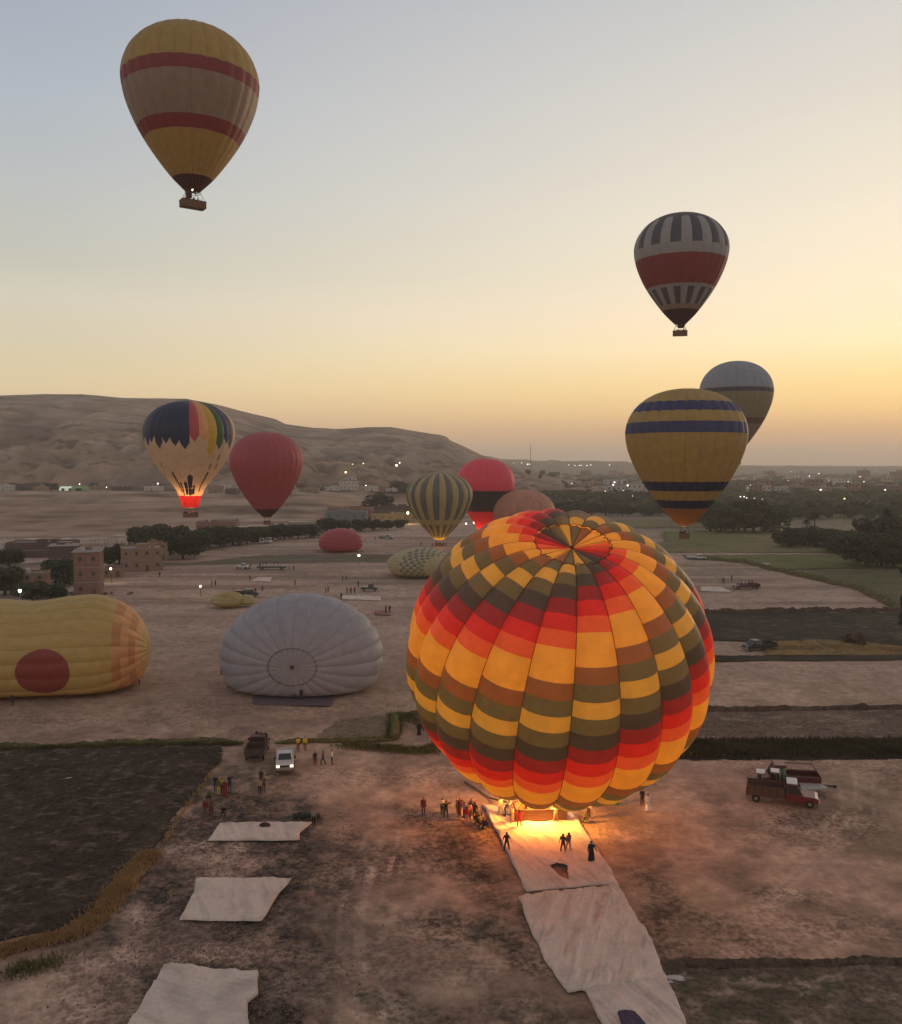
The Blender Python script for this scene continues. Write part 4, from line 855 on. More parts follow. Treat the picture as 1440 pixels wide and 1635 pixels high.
# loose stones and clods scattered over the foreground
J = np.random.default_rng(99); V_ = []; F_ = []; k = 0
ico = [(0, 0, 1), (.9, 0, .3), (.28, .85, .3), (-.72, .53, .3), (-.72, -.53, .3), (.28, -.85, .3), (0, 0, -.6)]
icf = [(0, 1, 2), (0, 2, 3), (0, 3, 4), (0, 4, 5), (0, 5, 1), (6, 2, 1), (6, 3, 2), (6, 4, 3), (6, 5, 4), (6, 1, 5)]
for i in range(9000):
    if i % 12: u = 340 + J.normal(0, 95); v = 1250 + 400 * J.random() ** .8
    else: u = J.random() * 1500 - 30; v = 1190 + J.random() * 480
    p = G(u, v); r = .03 + (.07 if i % 12 else .02) * J.random() ** 3; sc3 = .6 + .8 * J.random(3)
    for q in ico: V_.append((p[0] + q[0] * r * sc3[0], p[1] + q[1] * r * sc3[1], -.05 + (q[2] + .3) * r * sc3[2]))
    F_ += [tuple(k + a for a in f) for f in icf]; k += 7
o = fast_mesh('stones', np.array(V_), np.array(F_), mat('clods', (.19, .13, .10), .95, .3, 3), None, False); tag(o, kind='stuff')

# ------------------------------------------------------------------ people
def skin_mesh(J, E, R):
    me = bpy.data.meshes.new('sk'); me.from_pydata(J, E, []); o = bpy.data.objects.new('sk', me); COL.objects.link(o)
    md = o.modifiers.new('s', 'SKIN'); md.use_smooth_shade = True
    for i, r in enumerate(R):
        me.skin_vertices[0].data[i].radius = (r, r) if not hasattr(r, '__len__') else r
    me.skin_vertices[0].data[0].use_root = True
    sb = o.modifiers.new('ss', 'SUBSURF'); sb.levels = 1
    bpy.context.view_layer.update(); dg = bpy.context.evaluated_depsgraph_get(); ev_ = o.evaluated_get(dg); m2 = bpy.data.meshes.new_from_object(ev_)
    vs = np.array([v.co[:] for v in m2.vertices]); fs = [tuple(p.vertices) for p in m2.polygons]; ns = np.array([v.normal[:] for v in m2.vertices])
    bpy.data.objects.remove(o); bpy.data.meshes.remove(me); bpy.data.meshes.remove(m2); return vs, fs, ns
def body_proto(pose):
    Jt = []; E = []; R = []; lab = []
    def add(p, r, parent=None, l='torso'):
        Jt.append(tuple(p)); R.append(r)
        if parent is not None: E.append((parent, len(Jt) - 1)); lab.append(l)
        return len(Jt) - 1
    bend = pose.get('bend', 0); ph = pose.get('pelvis', .95); sit = pose.get('sit')
    pel = add((0, 0, ph), (.15, .115)); sp = add((0, -bend * .1, ph + .2), (.135, .10), pel, 'torso'); ch = add((0, -bend * .28, ph + .41), (.165, .11), sp, 'torso')
    nk = add((0, -bend * .38, ph + .53), .055, ch, 'torso'); hd = add((0, -bend * .46 - .01, ph + .63), .082, nk, 'head'); hd2 = add((0, -bend * .5 - .015, ph + .74), .078, hd, 'head')
    nose = add((0, -bend * .5 - .105, ph + .655), .014, hd, 'head')
    for sx in (-1, 1): add((sx * .085, -bend * .48 + .01, ph + .67), .016, hd, 'head')
    for sx, key in ((-1, 'L'), (1, 'R')):
        ua, fa = pose.get(key, ((sx * .12, 0, -1), (sx * .1, -.25, -1)))
        s0 = np.array([sx * .175, -bend * .3, ph + .46]); sh = add(s0, .06, ch, 'torso')
        el_ = s0 + .29 * np.array(ua) / np.linalg.norm(ua); e1 = add(el_, .042, sh, 'upper_arm'); d = np.array(fa, float) / np.linalg.norm(fa); wr = el_ + .25 * d; w1 = add(wr, .028, e1, 'forearm')
        pm = wr + .075 * d; p1 = add(pm, (.036, .02), w1, 'hand'); side = np.cross(d, (0, 1, 0)); side = side / (np.linalg.norm(side) + 1e-6)
        for k, ln in enumerate((.065, .075, .07, .055)):
            off = side * (k - 1.5) * .018; a = pm + off + d * .03; f1 = add(a, .009, p1, 'hand'); add(a + d * ln * .6 + np.array([0, -.012, -.01]), .008, f1, 'hand')
        th_ = add(wr + d * .03 - side * sx * .04, .01, p1, 'hand')
    for sx, key in ((-1, 'LL'), (1, 'RL')):
        kn, an = pose.get(key, ((sx * .1, 0, .5), (sx * .1, .02, .08)))
        h = add((sx * .09, 0, ph - .06), .092, pel, 'thigh'); k_ = add(kn, .06, h, 'thigh'); a_ = add(an, .04, k_, 'shin'); add((an[0] * 1.05, an[1] - .16, max(an[2] - .045, .03)), (.04, .03), a_, 'foot')
    vs, fs, ns = skin_mesh(Jt, E, R)
    A = np.array([Jt[a] for a, b in E]); B = np.array([Jt[b] for a, b in E])
    C_ = np.array([vs[list(f)].mean(0) for f in fs]); AB = B - A; t = np.clip(np.einsum('fej,ej->fe', C_[:, None] - A[None], AB) / (np.sum(AB * AB, 1) + 1e-9), 0, 1)
    dist = np.linalg.norm(C_[:, None] - (A[None] + t[..., None] * AB[None]), axis=2); fl = [lab[i] for i in dist.argmin(1)]
    zs = vs[:, 2].min(); vs[:, 2] -= zs
    def part(pred, off):
        ids = [i for i in range(len(fs)) if pred(fl[i], C_[i])]; used = sorted({v for i in ids for v in fs[i]}); mp = {v: k for k, v in enumerate(used)}
        if not ids: return None
        me = bpy.data.meshes.new('p'); me.from_pydata([tuple(vs[v] + ns[v] * off) for v in used], [], [tuple(mp[v] for v in fs[i]) for i in ids]); me.materials.append(None)
        me.polygons.foreach_set('use_smooth', np.ones(len(me.polygons), bool)); return me
    hz_ = ph + .66
    out = dict(body=part(lambda l, c: True, 0), shirt=part(lambda l, c: (l == 'torso' and c[2] < ph + .5 and c[2] > ph - .06) or l == 'upper_arm', .018), sleeve=part(lambda l, c: l == 'forearm', .014),
               trousers=part(lambda l, c: l in ('thigh', 'shin') or (l == 'torso' and c[2] <= ph + .02), .014), shoes=part(lambda l, c: l == 'foot', .01), hair=part(lambda l, c: l == 'head' and (c[2] > ph + .74 or (c[1] > -bend * .5 + .0 and c[2] > ph + .6)), .012))
    if pose.get('robe'):
        prof = [(ph + .5, .09, .08), (ph + .46, .19, .11), (ph + .3, .195, .135), (ph + .1, .17, .13), (ph - .1, .2, .16), (.6, .22, .19), (.3, .25, .23), (.1, .27, .25)]; V2 = []; n = 16
        for z, a, b in prof:
            for k in range(n):
                t_ = 2 * math.pi * k / n; w = 1 + .07 * math.sin(5 * t_) * (1.2 - z); V2.append((a * w * math.cos(t_), -bend * .3 * max(0, z - .9) + b * w * math.sin(t_), z - zs))
        F2 = [(i * n + k, i * n + (k + 1) % n, (i + 1) * n + (k + 1) % n, (i + 1) * n + k) for i in range(len(prof) - 1) for k in range(n)]
        me = bpy.data.meshes.new('p'); me.from_pydata(V2, [], F2); me.materials.append(None); me.polygons.foreach_set('use_smooth', np.ones(len(me.polygons), bool)); out['robe'] = me
    return out
POSES = dict(
    stand={}, walk=dict(L=((-.15, -.35, -1), (-.05, -.6, -1)), R=((.15, .35, -1), (.1, .1, -1)), LL=((-.09, .08, .5), (-.1, .3, .13)), RL=((.1, -.2, .52), (.1, -.22, .08))),
    apart=dict(L=((-.4, 0, -1), (-.3, -.2, -1)), R=((.4, 0, -1), (.3, -.2, -1)), LL=((-.17, 0, .5), (-.24, .02, .08)), RL=((.17, 0, .5), (.24, .02, .08))),
    arms_out=dict(L=((-1, 0, -.1), (-.4, -.1, .9)), R=((1, 0, -.1), (.9, -.1, .3)), LL=((-.15, 0, .5), (-.2, .02, .08)), RL=((.15, 0, .5), (.2, .02, .08))),
    reach=dict(L=((-.25, -.1, -1), (-.1, -.5, -.8)), R=((.9, -.3, .1), (1, -.3, .15))),
    bent=dict(bend=.9, pelvis=.88, L=((-.1, -.5, -1), (0, -.4, -1)), R=((.1, -.5, -1), (0, -.4, -1)), LL=((-.12, -.08, .48), (-.12, .1, .08)), RL=((.12, -.05, .48), (.12, -.05, .08))),
    sit=dict(pelvis=.24, bend=.3, L=((-.2, -.5, -.7), (.2, -.8, .1)), R=((.2, -.5, -.7), (-.2, -.8, .1)), LL=((-.2, -.38, .42), (-.16, -.5, .08)), RL=((.2, -.38, .42), (.16, -.5, .08))),
    robe=dict(robe=True), robe_walk=dict(robe=True, L=((-.5, -.1, -1), (-.35, -.2, -1)), R=((.2, .2, -1), (.1, -.2, -1))))
PROTO = {k: body_proto(v) for k, v in POSES.items()}
CL = dict(black=(.018, .018, .022), dark=(.035, .035, .045), navy=(.03, .04, .09), red=(.45, .035, .025), maroon=(.17, .03, .03), white=(.68, .64, .58), cream=(.62, .52, .33), yellow=(.62, .48, .06), green=(.05, .32, .08), olive=(.12, .13, .06), grey=(.25, .24, .23), brown=(.16, .09, .06), pink=(.55, .25, .25), purple=(.14, .07, .16), blue=(.08, .13, .3), tan=(.35, .24, .15))
SKINM = [mat('skin_brown', (.28, .15, .09), .6, .05), mat('skin_dark', (.17, .09, .055), .6, .05)]; M_hair = mat('dark_hair', (.012, .01, .009), .7, .1); M_shoe = mat('shoe_leather', (.03, .025, .02), .6, .1)
def cm(c): return mat('garment_' + c, CL[c], .85, .12, 8)
pc_ = [0]
def person(u, v, label, pose='stand', top='dark', bottom='dark', face=0, h=1.72, group=None, at=None, robe='black', child=False):
    pc_[0] += 1
    p = G(u, v) if at is None else at
    s = h / 1.78; r = thing('person', label, 'person', (p[0], p[1], p[2] if at is not None else -.02), math.radians(face), group); r.scale = (s, s, s)
    P_ = PROTO[pose]
    def put(k, m, name=None):
        if P_.get(k) is None: return
        o = bpy.data.objects.new(name or k, P_[k]); COL.objects.link(o); o.parent = r; o.material_slots[0].link = 'OBJECT'; o.material_slots[0].material = m
    put('body', SKINM[pc_[0] % 2]); put('hair', M_hair); put('shoes', M_shoe)
    if 'robe' in P_: put('robe', cm(robe)); put('shirt', cm(robe), 'robe_top'); put('sleeve', cm(robe))
    else: put('shirt', cm(top)); put('trousers', cm(bottom)); (put('sleeve', cm(top)) if pc_[0] % 3 == 0 else None)
    return r
# on and round the long lit cloth
person(809, 1359, 'man in a black shirt facing away, alone on the left of the lit cloth', 'apart', 'black', 'dark', 180)
person(899, 1362, 'left one of the pair standing close together on the lit cloth, in dark clothes', 'apart', 'dark', 'maroon', 150, 1.75)
person(908, 1360, 'right one of the pair standing close together on the lit cloth, in brown', 'walk', 'brown', 'tan', 200, 1.75)
person(944, 1376, 'man in a long black robe walking at the right edge of the lit cloth', 'robe_walk', robe='black', face=170, h=1.85)
person(829, 1322, 'man in a red shirt with his arms lifted, just in front of the lit basket', 'arms_out', 'red', 'red', 180)
person(887, 1315, 'man in pale yellow with raised arms at the right end of the lit basket', 'arms_out', 'cream', 'tan', 0, 1.75)
person(818, 1316, 'slim man in tan clothes beside the left end of the lit basket', 'apart', 'tan', 'tan', 60, 1.75)
person(799, 1301, 'person in a long cream robe to the left of the lit basket', 'robe', robe='cream', face=40, h=1.8)
person(813, 1303, 'person in a pink shirt between the cream robed one and the basket', 'stand', 'pink', 'white', 20)
person(806, 1305, 'bent person in dark blue by the cream robed one', 'bent', 'navy', 'dark', 80)
person(861, 1306, 'person in pale clothes standing close to the side of the lit basket', 'stand', 'white', 'tan', 0, 1.65)
person(940, 1304, 'person in a pale shirt standing over a crouched one right of the lit cloth', 'stand', 'white', 'dark', -40)
person(937, 1310, 'crouched person in olive at the right side of the lit cloth', 'sit', 'olive', 'olive', -30)
person(984, 1284, 'person in a bright green robe right of the big balloon', 'robe', robe='green', face=20)
person(976, 1283, 'short person in red brown beside the green robed one', 'stand', 'brown', 'brown', 0, 1.5)
person(1025, 1286, 'man in a black shirt and dark trousers standing on open dirt at right', 'stand', 'black', 'dark', 10)
person(1034, 1294, 'person in white walking behind the man in the black shirt', 'robe', robe='white', face=30)
# waiting crowd left of the basket
gc = 'people waiting left of the lit basket'
for a in [(676, 1300, 'lone person in dark red standing farthest left of the waiting crowd', 'stand', 'maroon', 'maroon', 0), (706, 1301, 'person with white top beside a tall dark one, left pair of the crowd', 'stand', 'white', 'dark', 30), (712, 1306, 'tall dark person with elbow out, in the left pair of the crowd', 'arms_out', 'black', 'dark', 200),
          (729, 1304, 'person in olive at the left of the main crowd', 'stand', 'olive', 'tan', 90), (734, 1301, 'person in a long maroon robe at the back left of the main crowd', 'robe', None, None, 0, 'maroon'), (738, 1304, 'person in purple and white near the middle of the main crowd', 'stand', 'purple', 'white', 60),
          (745, 1316, 'person in red at the front of the main crowd', 'stand', 'red', 'pink', 150), (749, 1309, 'person in pink with dark trousers in the main crowd', 'stand', 'pink', 'dark', 180), (753, 1302, 'person in a purple robe at the back of the main crowd', 'robe', None, None, 0, 'purple'),
          (758, 1308, 'man in black stretching one arm towards the basket', 'reach', 'black', 'dark', 170), (741, 1307, 'person in grey hidden in the middle of the main crowd', 'stand', 'grey', 'navy', 120)]:
    person(a[0], a[1], a[2], a[3], a[4] or 'dark', a[5] or 'dark', a[6], group=gc, robe=a[7] if len(a) > 7 else 'black')
gs_ = 'people crouching at the edge of the lit cloth'
for i, (u, v, c, l) in enumerate([(763, 1313, 'dark', 'crouching person in dark clothes nearest the standing crowd'), (767, 1317, 'olive', 'crouching person in olive, second in the row at the cloth edge'), (771, 1315, 'brown', 'crouching person in brown in the middle of the row at the cloth edge'), (775, 1320, 'maroon', 'crouching person in maroon near the cloth corner'), (779, 1322, 'navy', 'crouching person in navy at the end of the row, on the cloth corner')]):
    person(u, v, l, 'sit', c, 'dark', 200 + 20 * i, group=gs_)
# by the pickups and along the dark field
gl = 'people standing near the parked pickups'
for a in [(344, 1263, 'thin dark person nearest the ploughed field', 'stand', 'dark', 'dark', 0), (349, 1270, 'person in a yellow vest beside the ploughed field', 'stand', 'olive', 'yellow', 0), (359, 1271, 'tall person in red brown in the group by the ploughed field', 'robe', None, None, 20, 'maroon'), (355, 1267, 'person in yellow behind the red brown one', 'stand', 'yellow', 'dark', 0),
          (367, 1262, 'dark person with an arm raised at the right of the group by the field', 'reach', 'dark', 'dark', 0), (415, 1269, 'dark trousered person in a pale green vest, front of the group of three', 'stand', 'tan', 'black', 0), (421, 1264, 'person in a green vest at the right of the group of three', 'stand', 'olive', 'dark', 0), (417, 1254, 'dark person at the back of the group of three', 'stand', 'dark', 'dark', 0),
          (328, 1303, 'reddish person at the left of the pair above the white cloth', 'stand', 'maroon', 'brown', 0), (337, 1302, 'reddish person at the right of the pair above the white cloth', 'stand', 'brown', 'maroon', 0), (358, 1300, 'dark crouched person above the uppermost white cloth', 'sit', 'black', 'dark', 0), (335, 1275, 'dark crouched person at the very edge of the ploughed field', 'sit', 'olive', 'dark', 0),
          (501, 1319, 'dark person at the corner of the uppermost white cloth', 'stand', 'grey', 'black', 0), (476, 1199, 'left one of the pair in yellow shirts behind the white pickup', 'stand', 'yellow', 'brown', 0), (487, 1198, 'right one of the pair in yellow shirts behind the white pickup', 'stand', 'yellow', 'brown', 0),
          (503, 1223, 'small dark figure, left of three in a row right of the white pickup', 'stand', 'dark', 'maroon', 0), (516, 1221, 'person in maroon stepping forward, middle of three right of the white pickup', 'walk', 'maroon', 'dark', -90), (530, 1220, 'person in a white shirt, right one of three right of the white pickup', 'stand', 'white', 'dark', 90), (669, 1174, 'dark robed figure standing by the low bank behind the big balloon', 'robe', None, None, 0, 'black')]:
    person(a[0], a[1], a[2], a[3], a[4] or 'dark', a[5] or 'dark', a[6], group=gl, robe=a[7] if len(a) > 7 else 'black')
person(471, 1117, 'left one of two people at the foot of the grey white balloon', 'stand', 'brown', 'dark', 180); person(481, 1118, 'dark person with arms out at the foot of the grey white balloon', 'arms_out', 'black', 'black', 180)
person(515, 1113, 'thin person at the right foot of the grey white balloon', 'stand', 'grey', 'dark', 180); person(353, 1077, 'dark person holding the far left rim of the grey white balloon', 'stand', 'black', 'dark', -60)
person(378, 1100, 'person in green vest at the lower left rim of the grey white balloon', 'bent', 'olive', 'black', -60); person(371, 1096, 'crouched person at the lower left rim of the grey white balloon', 'sit', 'dark', 'black', -60)
person(57, 1112, 'person pulling below the red disc of the yellow grounded balloon', 'stand', 'olive', 'olive', 180); person(20, 1127, 'dark person in front of the yellow grounded balloon', 'stand', 'dark', 'dark', 180); person(222, 1092, 'dark person at the right end of the yellow grounded balloon', 'bent', 'dark', 'dark', 120)
gf = 'tiny people on the far side of the launch field'
for u, v, l, c in [(400, 908, 'person just right of the white car', 'dark'), (415, 907, 'person between the white car and the trailer', 'dark'), (462, 911, 'left one of two right of the trailer', 'dark'), (469, 911, 'right one of two right of the trailer', 'brown'), (399, 927, 'person at the small pale cloth', 'maroon'), (338, 937, 'left one of two near a bright lamp', 'brown'), (344, 936, 'right one of two near a bright lamp', 'dark'),
                   (408, 949, 'person between pickup and grey white balloon', 'dark'), (419, 945, 'person right of the dark pickup', 'maroon'), (471, 935, 'reddish person alone mid-field', 'maroon'), (520, 947, 'left pale figure of two behind the grey white balloon', 'tan'), (524, 946, 'right pale figure of two behind the grey white balloon', 'grey'), (547, 928, 'left dark person of a pair mid-field', 'black'), (553, 927, 'right dark person of a pair mid-field', 'black'),
                   (572, 937, 'person left of the green jeep', 'maroon'), (554, 947, 'first of three reddish people behind the white strip', 'maroon'), (560, 948, 'second of three reddish people behind the white strip', 'brown'), (566, 948, 'third of three reddish people behind the white strip', 'maroon'), (616, 979, 'left one of two right of the grey white balloon', 'dark'), (622, 978, 'right one of two right of the grey white balloon', 'black'),
                   (583, 864, 'person right of the pink grounded balloon', 'maroon'), (599, 862, 'second person right of the pink grounded balloon', 'tan'), (1153, 931, 'left one of three left of the red loaded truck', 'maroon'), (1156, 932, 'middle one of three left of the red loaded truck', 'dark'), (1168, 927, 'lone person behind the red loaded truck', 'maroon'), (1209, 941, 'person right of the red loaded truck', 'black'),
                   (545, 957, 'dark figure on the end of the white strip', 'black'), (690, 874, 'dark figure by the lit basket of the striped balloon', 'dark'), (712, 872, 'figure right of the lit basket of the striped balloon', 'brown'), (672, 872, 'figure left of the lit basket of the striped balloon', 'maroon'), (255, 922, 'lone figure on the dirt right of the brick houses', 'dark')]:
    person(u, v, l, 'stand', c, 'dark', rng.random() * 360, group=gf)
# passengers in the flying baskets
for key, n, Lb in ((1, 11, 3.7), (2, 7, 3.0), (4, 4, 1.5), (5, 8, 3.2), (7, 4, 3.)):
    b_ = BALLOONS[key]; wh = {1: 'the yellow balloon with two dark red stripes', 2: 'the red belted balloon with dark panels', 4: 'the low yellow balloon with blue bands', 5: 'the rainbow topped balloon', 7: 'the dark striped yellow balloon'}[key]
    rz = -b_['az'] + (.35 if key == 1 else 0)
    for i in range(n):
        x = -Lb / 2 + Lb * (i + .5) / n; y = (-.5 if i % 2 else .45) * (.7 if key == 4 else 1); c, s_ = math.cos(rz), math.sin(rz)
        person(0, 0, 'passenger standing in the basket of ' + wh, 'reach' if i % 4 == 3 else 'stand', ['dark', 'maroon', 'navy', 'white', 'brown', 'grey'][i % 6], 'dark', i * 70, 1.6 + .1 * (i % 3), 'passengers in basket %s' % wh, at=np.array([b_['C'][0] + x * c - y * s_, b_['C'][1] + x * s_ + y * c, b_['base'] + .1]))

# ------------------------------------------------------------------ vehicles
M_tyre = mat('tyre_rubber', (.02, .02, .02), .85, .1); M_rim = mat('wheel_rim', (.25, .25, .25), .5, .1, metal=.6); M_glass = mat('dark_glass', (.03, .035, .04), .08, .05, spec=.6)
M_chrome = mat('dull_chrome', (.4, .4, .4), .35, .1, metal=.7); M_wood = mat('truck_boards', (.10, .062, .045), .8, .3, 6); M_lamp = mat('headlamp_lit', (1, .9, .6), emit=(1, .82, .5), estr=2.5); M_lampoff = mat('headlamp_glass', (.5, .5, .48), .2)
M_tail = mat('tail_lamp', (.4, .02, .02), .3); M_chassis = mat('chassis_metal', (.03, .028, .028), .7)
def paint(n, c): return mat('paint_' + n, c, .35, .1, 2, spec=.5)
PA = dict(white=paint('white', (.55, .52, .49)), red=paint('red', (.15, .018, .022)), dark=paint('dark', (.03, .03, .035)), darkred=paint('dark_red', (.10, .018, .022)), green=paint('green', (.07, .10, .08)), silver=paint('silver', (.3, .3, .3)))
def wheel(root, x, y, r=.36, w=.22):
    b = MB(); b.tube((x - w / 2, y, r), (x + w / 2, y, r), r, n=16); o = b.build('wheel', M_tyre, root)
    c = MB(); sx = 1 if x > 0 else -1; c.tube((x + sx * (w / 2 - .02), y, r), (x + sx * (w / 2 + .015), y, r), r * .55, r * .45, n=12); c.build('rim', M_rim, o)
def pickup(label, loc, rz, body='white', bed='open', L_=5.2, Wd=1.8, cabfrac=.34, lit=False, hood=1.05, boards=.45, group=None, name='pickup_truck', cat='pickup', roofm=None, load=None, hgt=1.72, cargo_in_cab=False, stripes=False):
    """front of the vehicle points to local -Y"""
    r = thing(name, label, cat, loc, rz, group); m = PA[body]; W2 = Wd / 2; yf = -L_ / 2; yb = L_ / 2; gh = .42; hb = 1.0
    c0 = yf + hood; c1 = c0 + L_ * cabfrac
    b = MB(); b.prism([(yf + .08, gh), (yf, gh + .25), (yf + .06, hb - .12), (yf + .3, hb - .02), (c0, hb + .05), (c1, hb + .05), (c1, gh)], -W2, W2)
    if bed == 'car': b.prism([(c1 + .001, gh), (c1 + .001, hb + .04), (yb - .1, hb - .02), (yb, hb - .2), (yb - .05, gh)], -W2, W2)
    b.build('body', m, r, bevel=.04)
    k = MB(); ins = .1; ct = c1 - .08; rf = c0 + .55
    vs = [(-W2 + .04, c0, hb + .052), (W2 - .04, c0, hb + .052), (W2 - .04, c1 - .02, hb + .052), (-W2 + .04, c1 - .02, hb + .052), (-W2 + ins + .06, rf, hgt), (W2 - ins - .06, rf, hgt), (W2 - ins - .06, ct, hgt), (-W2 + ins + .06, ct, hgt)]
    k.poly(vs, [(0, 3, 2, 1), (4, 5, 6, 7), (0, 1, 5, 4), (2, 3, 7, 6), (1, 2, 6, 5), (3, 0, 4, 7)]); k.build('cab', m, r, bevel=.05)
    if roofm: q = MB(); q.box((0, (rf + ct) / 2, hgt + .03), (Wd - .3, ct - rf + .06, .07)); q.build('roof_panel', roofm, r, bevel=.02)
    def quad(name, a, bq, c, d, push, mm=M_glass):
        P_ = [Vector(vs[i]) for i in (a, bq, c, d)]; ce = sum(P_, Vector()) / 4; nrm = (P_[1] - P_[0]).cross(P_[3] - P_[0]).normalized(); Q = [ce + (p - ce) * .8 + nrm * push for p in P_] + [ce + (p - ce) * .8 - nrm * .02 for p in P_]
        q = MB(); q.poly(Q, [(0, 1, 2, 3), (4, 7, 6, 5), (0, 4, 5, 1), (1, 5, 6, 2), (2, 6, 7, 3), (3, 7, 4, 0)]); q.build(name, mm, r)
    quad('windscreen', 0, 1, 5, 4, .012); quad('side_window', 1, 2, 6, 5, .012); quad('side_window', 3, 0, 4, 7, .012); quad('rear_window', 2, 3, 7, 6, .012)
    if bed != 'car':
        ch = MB(); ch.box((0, (c1 + yb) / 2, gh + .12), (Wd * .5, yb - c1, .2)); ch.build('chassis', M_chassis, r)
        fl = MB(); fl.box((0, (c1 + yb) / 2 + .03, gh + .3), (Wd, yb - c1 - .06, .1)); bd = fl.build('cargo_bed', M_wood if bed != 'open' else m, r)
        zz = gh + .35; bm = M_wood if bed == 'stake' else m; t = .05; hh = boards
        nb = 3 if bed == 'stake' else 1
        for i in range(nb):
            h1 = hh / nb - (.03 if nb > 1 else 0); zc = zz + (i + .5) * hh / nb
            for sx in (-1, 1): q = MB(); q.box((sx * (W2 - t / 2), (c1 + yb) / 2 + .03, zc), (t, yb - c1 - .08, h1)); q.build('side_board', bm, r)
            q = MB(); q.box((0, yb - .03, zc), (Wd - 2 * t - .01, t, h1)); q.build('tail_board', bm, r)
            q = MB(); q.box((0, c1 + .08, zc), (Wd - 2 * t - .01, t, h1)); q.build('head_board', bm, r)
        if bed == 'stake':
            n = 5
            for i in range(n + 1):
                y = c1 + .12 + (yb - c1 - .2) * i / n
                for sx in (-1, 1): q = MB(); q.box((sx * (W2 + .015), y, zz + hh * .5), (.05, .07, hh + .06)); q.build('stake', M_chassis, r)
        if bed == 'rails':
            for sx in (-1, 1):
                q = MB(); q.path([(sx * W2 * .95, c1 + .1, zz + hh), (sx * W2 * .95, c1 + .1, zz + hh + .7), (sx * W2 * .95, yb - .5, zz + hh + .7), (sx * W2 * .95, yb - .05, zz + hh)], .035); q.build('rail', M_chassis, r)
            q = MB(); q.tube((-W2 * .95, yb - .5, zz + hh + .7), (W2 * .95, yb - .5, zz + hh + .7), .035); q.tube((-W2 * .95, c1 + .1, zz + hh + .7), (W2 * .95, c1 + .1, zz + hh + .7), .035); q.build('rail', M_chassis, r)
    for y in (yf + .78, yb - .85):
        for sx in (-1, 1): wheel(r, sx * (W2 - .1), y)
    bp = MB(); bp.box((0, yf - .03, gh + .08), (Wd * .98, .14, .2)); bp.build('bumper', M_chrome, r); bp = MB(); bp.box((0, yb + .05, gh + .08), (Wd * .9, .08, .16)); bp.build('bumper', M_chassis, r)
    g_ = MB(); g_.box((0, yf - .005, gh + .36), (Wd * .55, .06, .2)); g_.build('grille', M_chassis, r)
    for sx in (-1, 1):
        q = MB(); q.box((sx * W2 * .76, yf - .005, gh + .38), (.3, .08, .2)); q.build('headlight', M_lamp if lit else M_lampoff, r)
        q = MB(); q.box((sx * W2 * .82, yb + .02, gh + .25), (.16, .06, .2)); q.build('tail_lamp', M_tail, r)
        q = MB(); q.box((sx * (W2 + .13), c0 + .35, hb + .28), (.2, .08, .26)); q.box((sx * (W2 + .02), c0 + .35, hb + .2), (.12, .04, .04)); q.build('mirror', M_chassis, r)
    if stripes:
        for sx in (-1, 1): q = MB(); q.box((sx * (W2 + .012), (c1 + yb) / 2, zz + .12), (.02, yb - c1 - .3, .12)); q.build('painted_stripe', PA['white'], r)
    return r
def head(px0, px1):  # rotation so that the front points from px0 towards px1
    a, b = G(*px0), G(*px1); d = b - a; return math.atan2(d[1], d[0]) + math.pi / 2
pickup('white pickup with its headlights on, facing us beside the dirt track', G(455, 1223), math.radians(10), 'white', lit=True, L_=5.0, Wd=1.85)
rp = pickup('dark pickup seen from behind with boards, a red flank and people riding up front', G(411, 1204), head((405, 1216), (417, 1188)), 'darkred', 'stake', L_=5.6, Wd=2.0, boards=.7, stripes=True, hgt=2.0)
for i, (dx, dy) in enumerate([(-.3, 1.2), (.25, 1.0), (.75, .8)]):
    q = G(411, 1204); person(0, 0, ['left', 'middle', 'right'][i] + ' one of three people standing in the bed of the dark pickup', 'stand', ['black', 'maroon', 'dark'][i], 'dark', 10 * i, 1.6, 'riders in the dark pickup', at=q + np.array([dx, dy, .82]))
ta = head((1200, 1276), (1298, 1287))
A_ = pickup('red truck with brown board sides and a pale cab roof, nearer of two', (G(1200, 1272) + G(1298, 1287)) / 2, ta, 'red', 'stake', L_=6.4, Wd=2.1, boards=.85, roofm=PA['white'], hgt=2.05, hood=1.35, cabfrac=.24)
tb = head((1300, 1252), (1222, 1244))
pickup('dark red truck with a railed open bed, parked behind the board sided truck', (G(1300, 1258) + G(1218, 1250)) / 2, tb + .15, 'darkred', 'rails', L_=5.8, Wd=2.1, boards=.5, hgt=2.2, roofm=PA['red'], hood=.9, cabfrac=.28)
tl = thing('flat_trailer', 'flat pale trailer with a tow bar, behind the red truck at right', 'trailer', G(1288, 1266), math.radians(100))
q = MB(); q.box((0, 0, .62), (1.9, 3.2, .12)); q.build('deck', mat('trailer_deck', (.42, .38, .33), .7, .2), tl)
for i in range(5): q = MB(); q.box((0, -1.4 + i * .7, .70), (1.8, .6, .03)); q.build('plank', mat('trailer_deck', None), tl)
for sx in (-1, 1): wheel(tl, sx * .85, .2, .3, .18)
q = MB(); q.tube((-.4, -1.6, .6), (0, -2.9, .5), .05); q.tube((.4, -1.6, .6), (0, -2.9, .5), .05); q.box((0, -3.0, .45), (.2, .3, .25)); q.build('tow_bar', M_chassis, tl)
